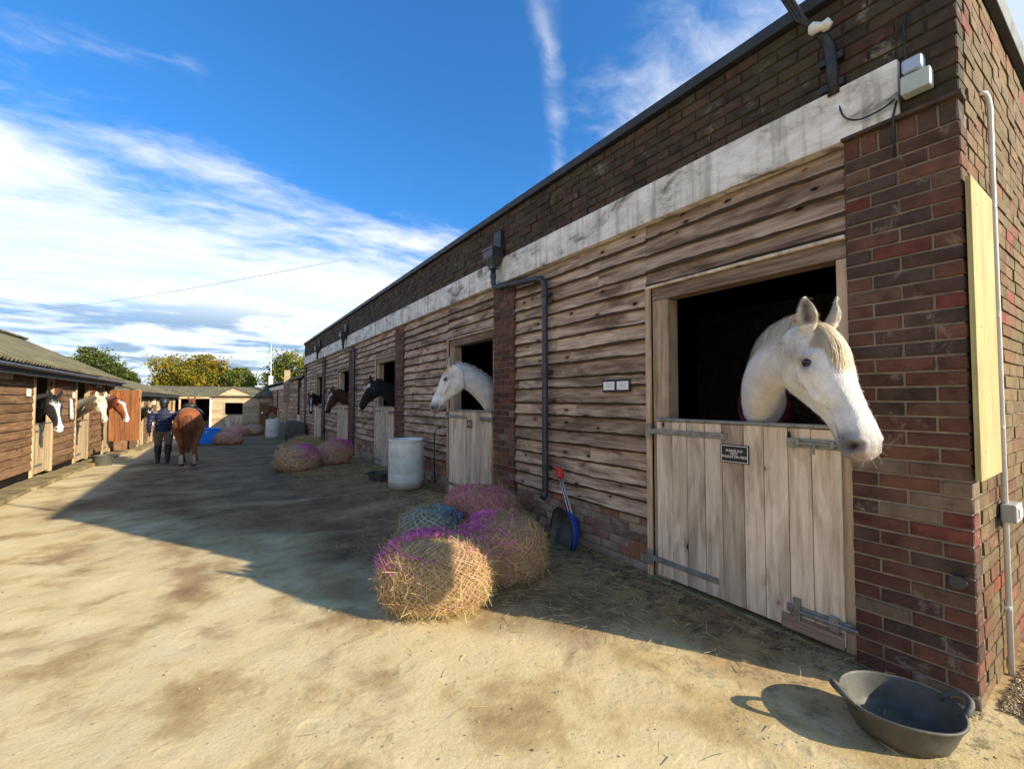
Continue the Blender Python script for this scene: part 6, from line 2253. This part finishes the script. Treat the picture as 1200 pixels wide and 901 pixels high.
# stray stalks over the yard, thickest along the right-hand wall and around the nets
r = np.random.default_rng(55)
n = 6500
px_ = 3.0 - np.abs(r.normal(0, 0.95, n))
py_ = r.uniform(0.6, 9.5, n)
k = r.uniform(size=n) < 0.38
px_[k] = 1.75 + r.normal(0, 0.62, k.sum())
py_[k] = 3.1 + r.normal(0, 0.75, k.sum())
px_ = np.minimum(px_, 2.93)
keep = (7 * px_ + 4.6 * py_ > 23.0) | (r.uniform(size=n) < 0.10)
px_, py_ = px_[keep], py_[keep]
n = len(px_)
P = np.stack([px_, py_, np.array([gz(v) for v in py_]) + r.uniform(0.012, 0.022, n)], 1)
D = np.stack([r.normal(size=n), r.normal(size=n), r.normal(0, 0.06, n)], 1)
V, F = strands(P, D, r.uniform(0.025, 0.11, n), np.full(n, 0.0014) * r.uniform(0.6, 1.3, n), 0.2, 3)
cc = HAYC[r.integers(0, len(HAYC), n)] * r.uniform(0.7, 1.1, (n, 1))
me = raw_mesh('stray_hay', V, F)
set_col(me, np.clip(np.repeat(cc, 8, axis=0), 0, 1))
tag(link('stray_hay', me, M['straw']), 'stray hay stalks scattered over the yard by the right-hand wall', 'hay', kind='stuff')
# grit, small stones and dead leaves
r = np.random.default_rng(56)


def grit(n, fx, fy, s0, s1, col, name, label, cat, flat=0.6):
    PX_, PY_ = fx(n), fy(n)
    S = r.uniform(s0, s1, n) * r.uniform(0.5, 1, n)
    oct_v = np.array([(1, 0, 0), (0, 1, 0), (-1, 0, 0), (0, -1, 0), (0, 0, 1), (0, 0, -0.4)], float)
    oct_f = np.array([(0, 1, 4), (1, 2, 4), (2, 3, 4), (3, 0, 4), (1, 0, 5), (2, 1, 5), (3, 2, 5), (0, 3, 5)])
    V = oct_v[None] * (S[:, None, None] * r.uniform(0.55, 1.25, (n, 6, 1)))
    V[:, :, 2] *= flat
    a = r.uniform(0, 6.28, n)
    ca, sa = np.cos(a)[:, None], np.sin(a)[:, None]
    X_ = V[:, :, 0] * ca - V[:, :, 1] * sa
    Y_ = V[:, :, 0] * sa + V[:, :, 1] * ca
    V[:, :, 0], V[:, :, 1] = X_ + PX_[:, None], Y_ + PY_[:, None]
    V[:, :, 2] += np.array([gz(v) for v in PY_])[:, None] + 0.008
    F = (oct_f[None] + (np.arange(n) * 6)[:, None, None]).reshape(-1, 3)
    me = raw_mesh(name, V.reshape(-1, 3), F)
    set_col(me, np.clip(np.repeat(np.array(col)[r.integers(0, len(col), n)] * r.uniform(0.6, 1.2, (n, 1)), 6, axis=0), 0, 1))
    tag(link(name, me, M['cord']), label, cat, kind='stuff')


grit(2600, lambda n: r.uniform(-3.2, 3.0, n), lambda n: 0.3 + np.abs(r.normal(0, 2.6, n)), 0.002, 0.008, [(0.40, 0.31, 0.19), (0.28, 0.22, 0.14), (0.16, 0.12, 0.08)], 'grit', 'fine grit and small stones lying on the sandy foreground', 'grit')
grit(1500, lambda n: 3.05 + np.abs(r.normal(0, 0.5, n)), lambda n: 0.47 - np.abs(r.normal(0, 0.10, n)), 0.003, 0.013, [(0.30, 0.21, 0.12), (0.20, 0.14, 0.08), (0.42, 0.33, 0.2)], 'wall_rubble', 'crumbled earth and dead leaves along the foot of the end wall', 'rubble')
grit(4200, lambda n: 2.94 - np.abs(r.normal(0, 0.09, n)), lambda n: r.uniform(0.5, 8.5, n), 0.002, 0.010, [(0.10, 0.085, 0.035), (0.17, 0.125, 0.06), (0.07, 0.06, 0.025)], 'wall_foot_moss', 'moss and dirt gathered along the foot of the brick block', 'moss')
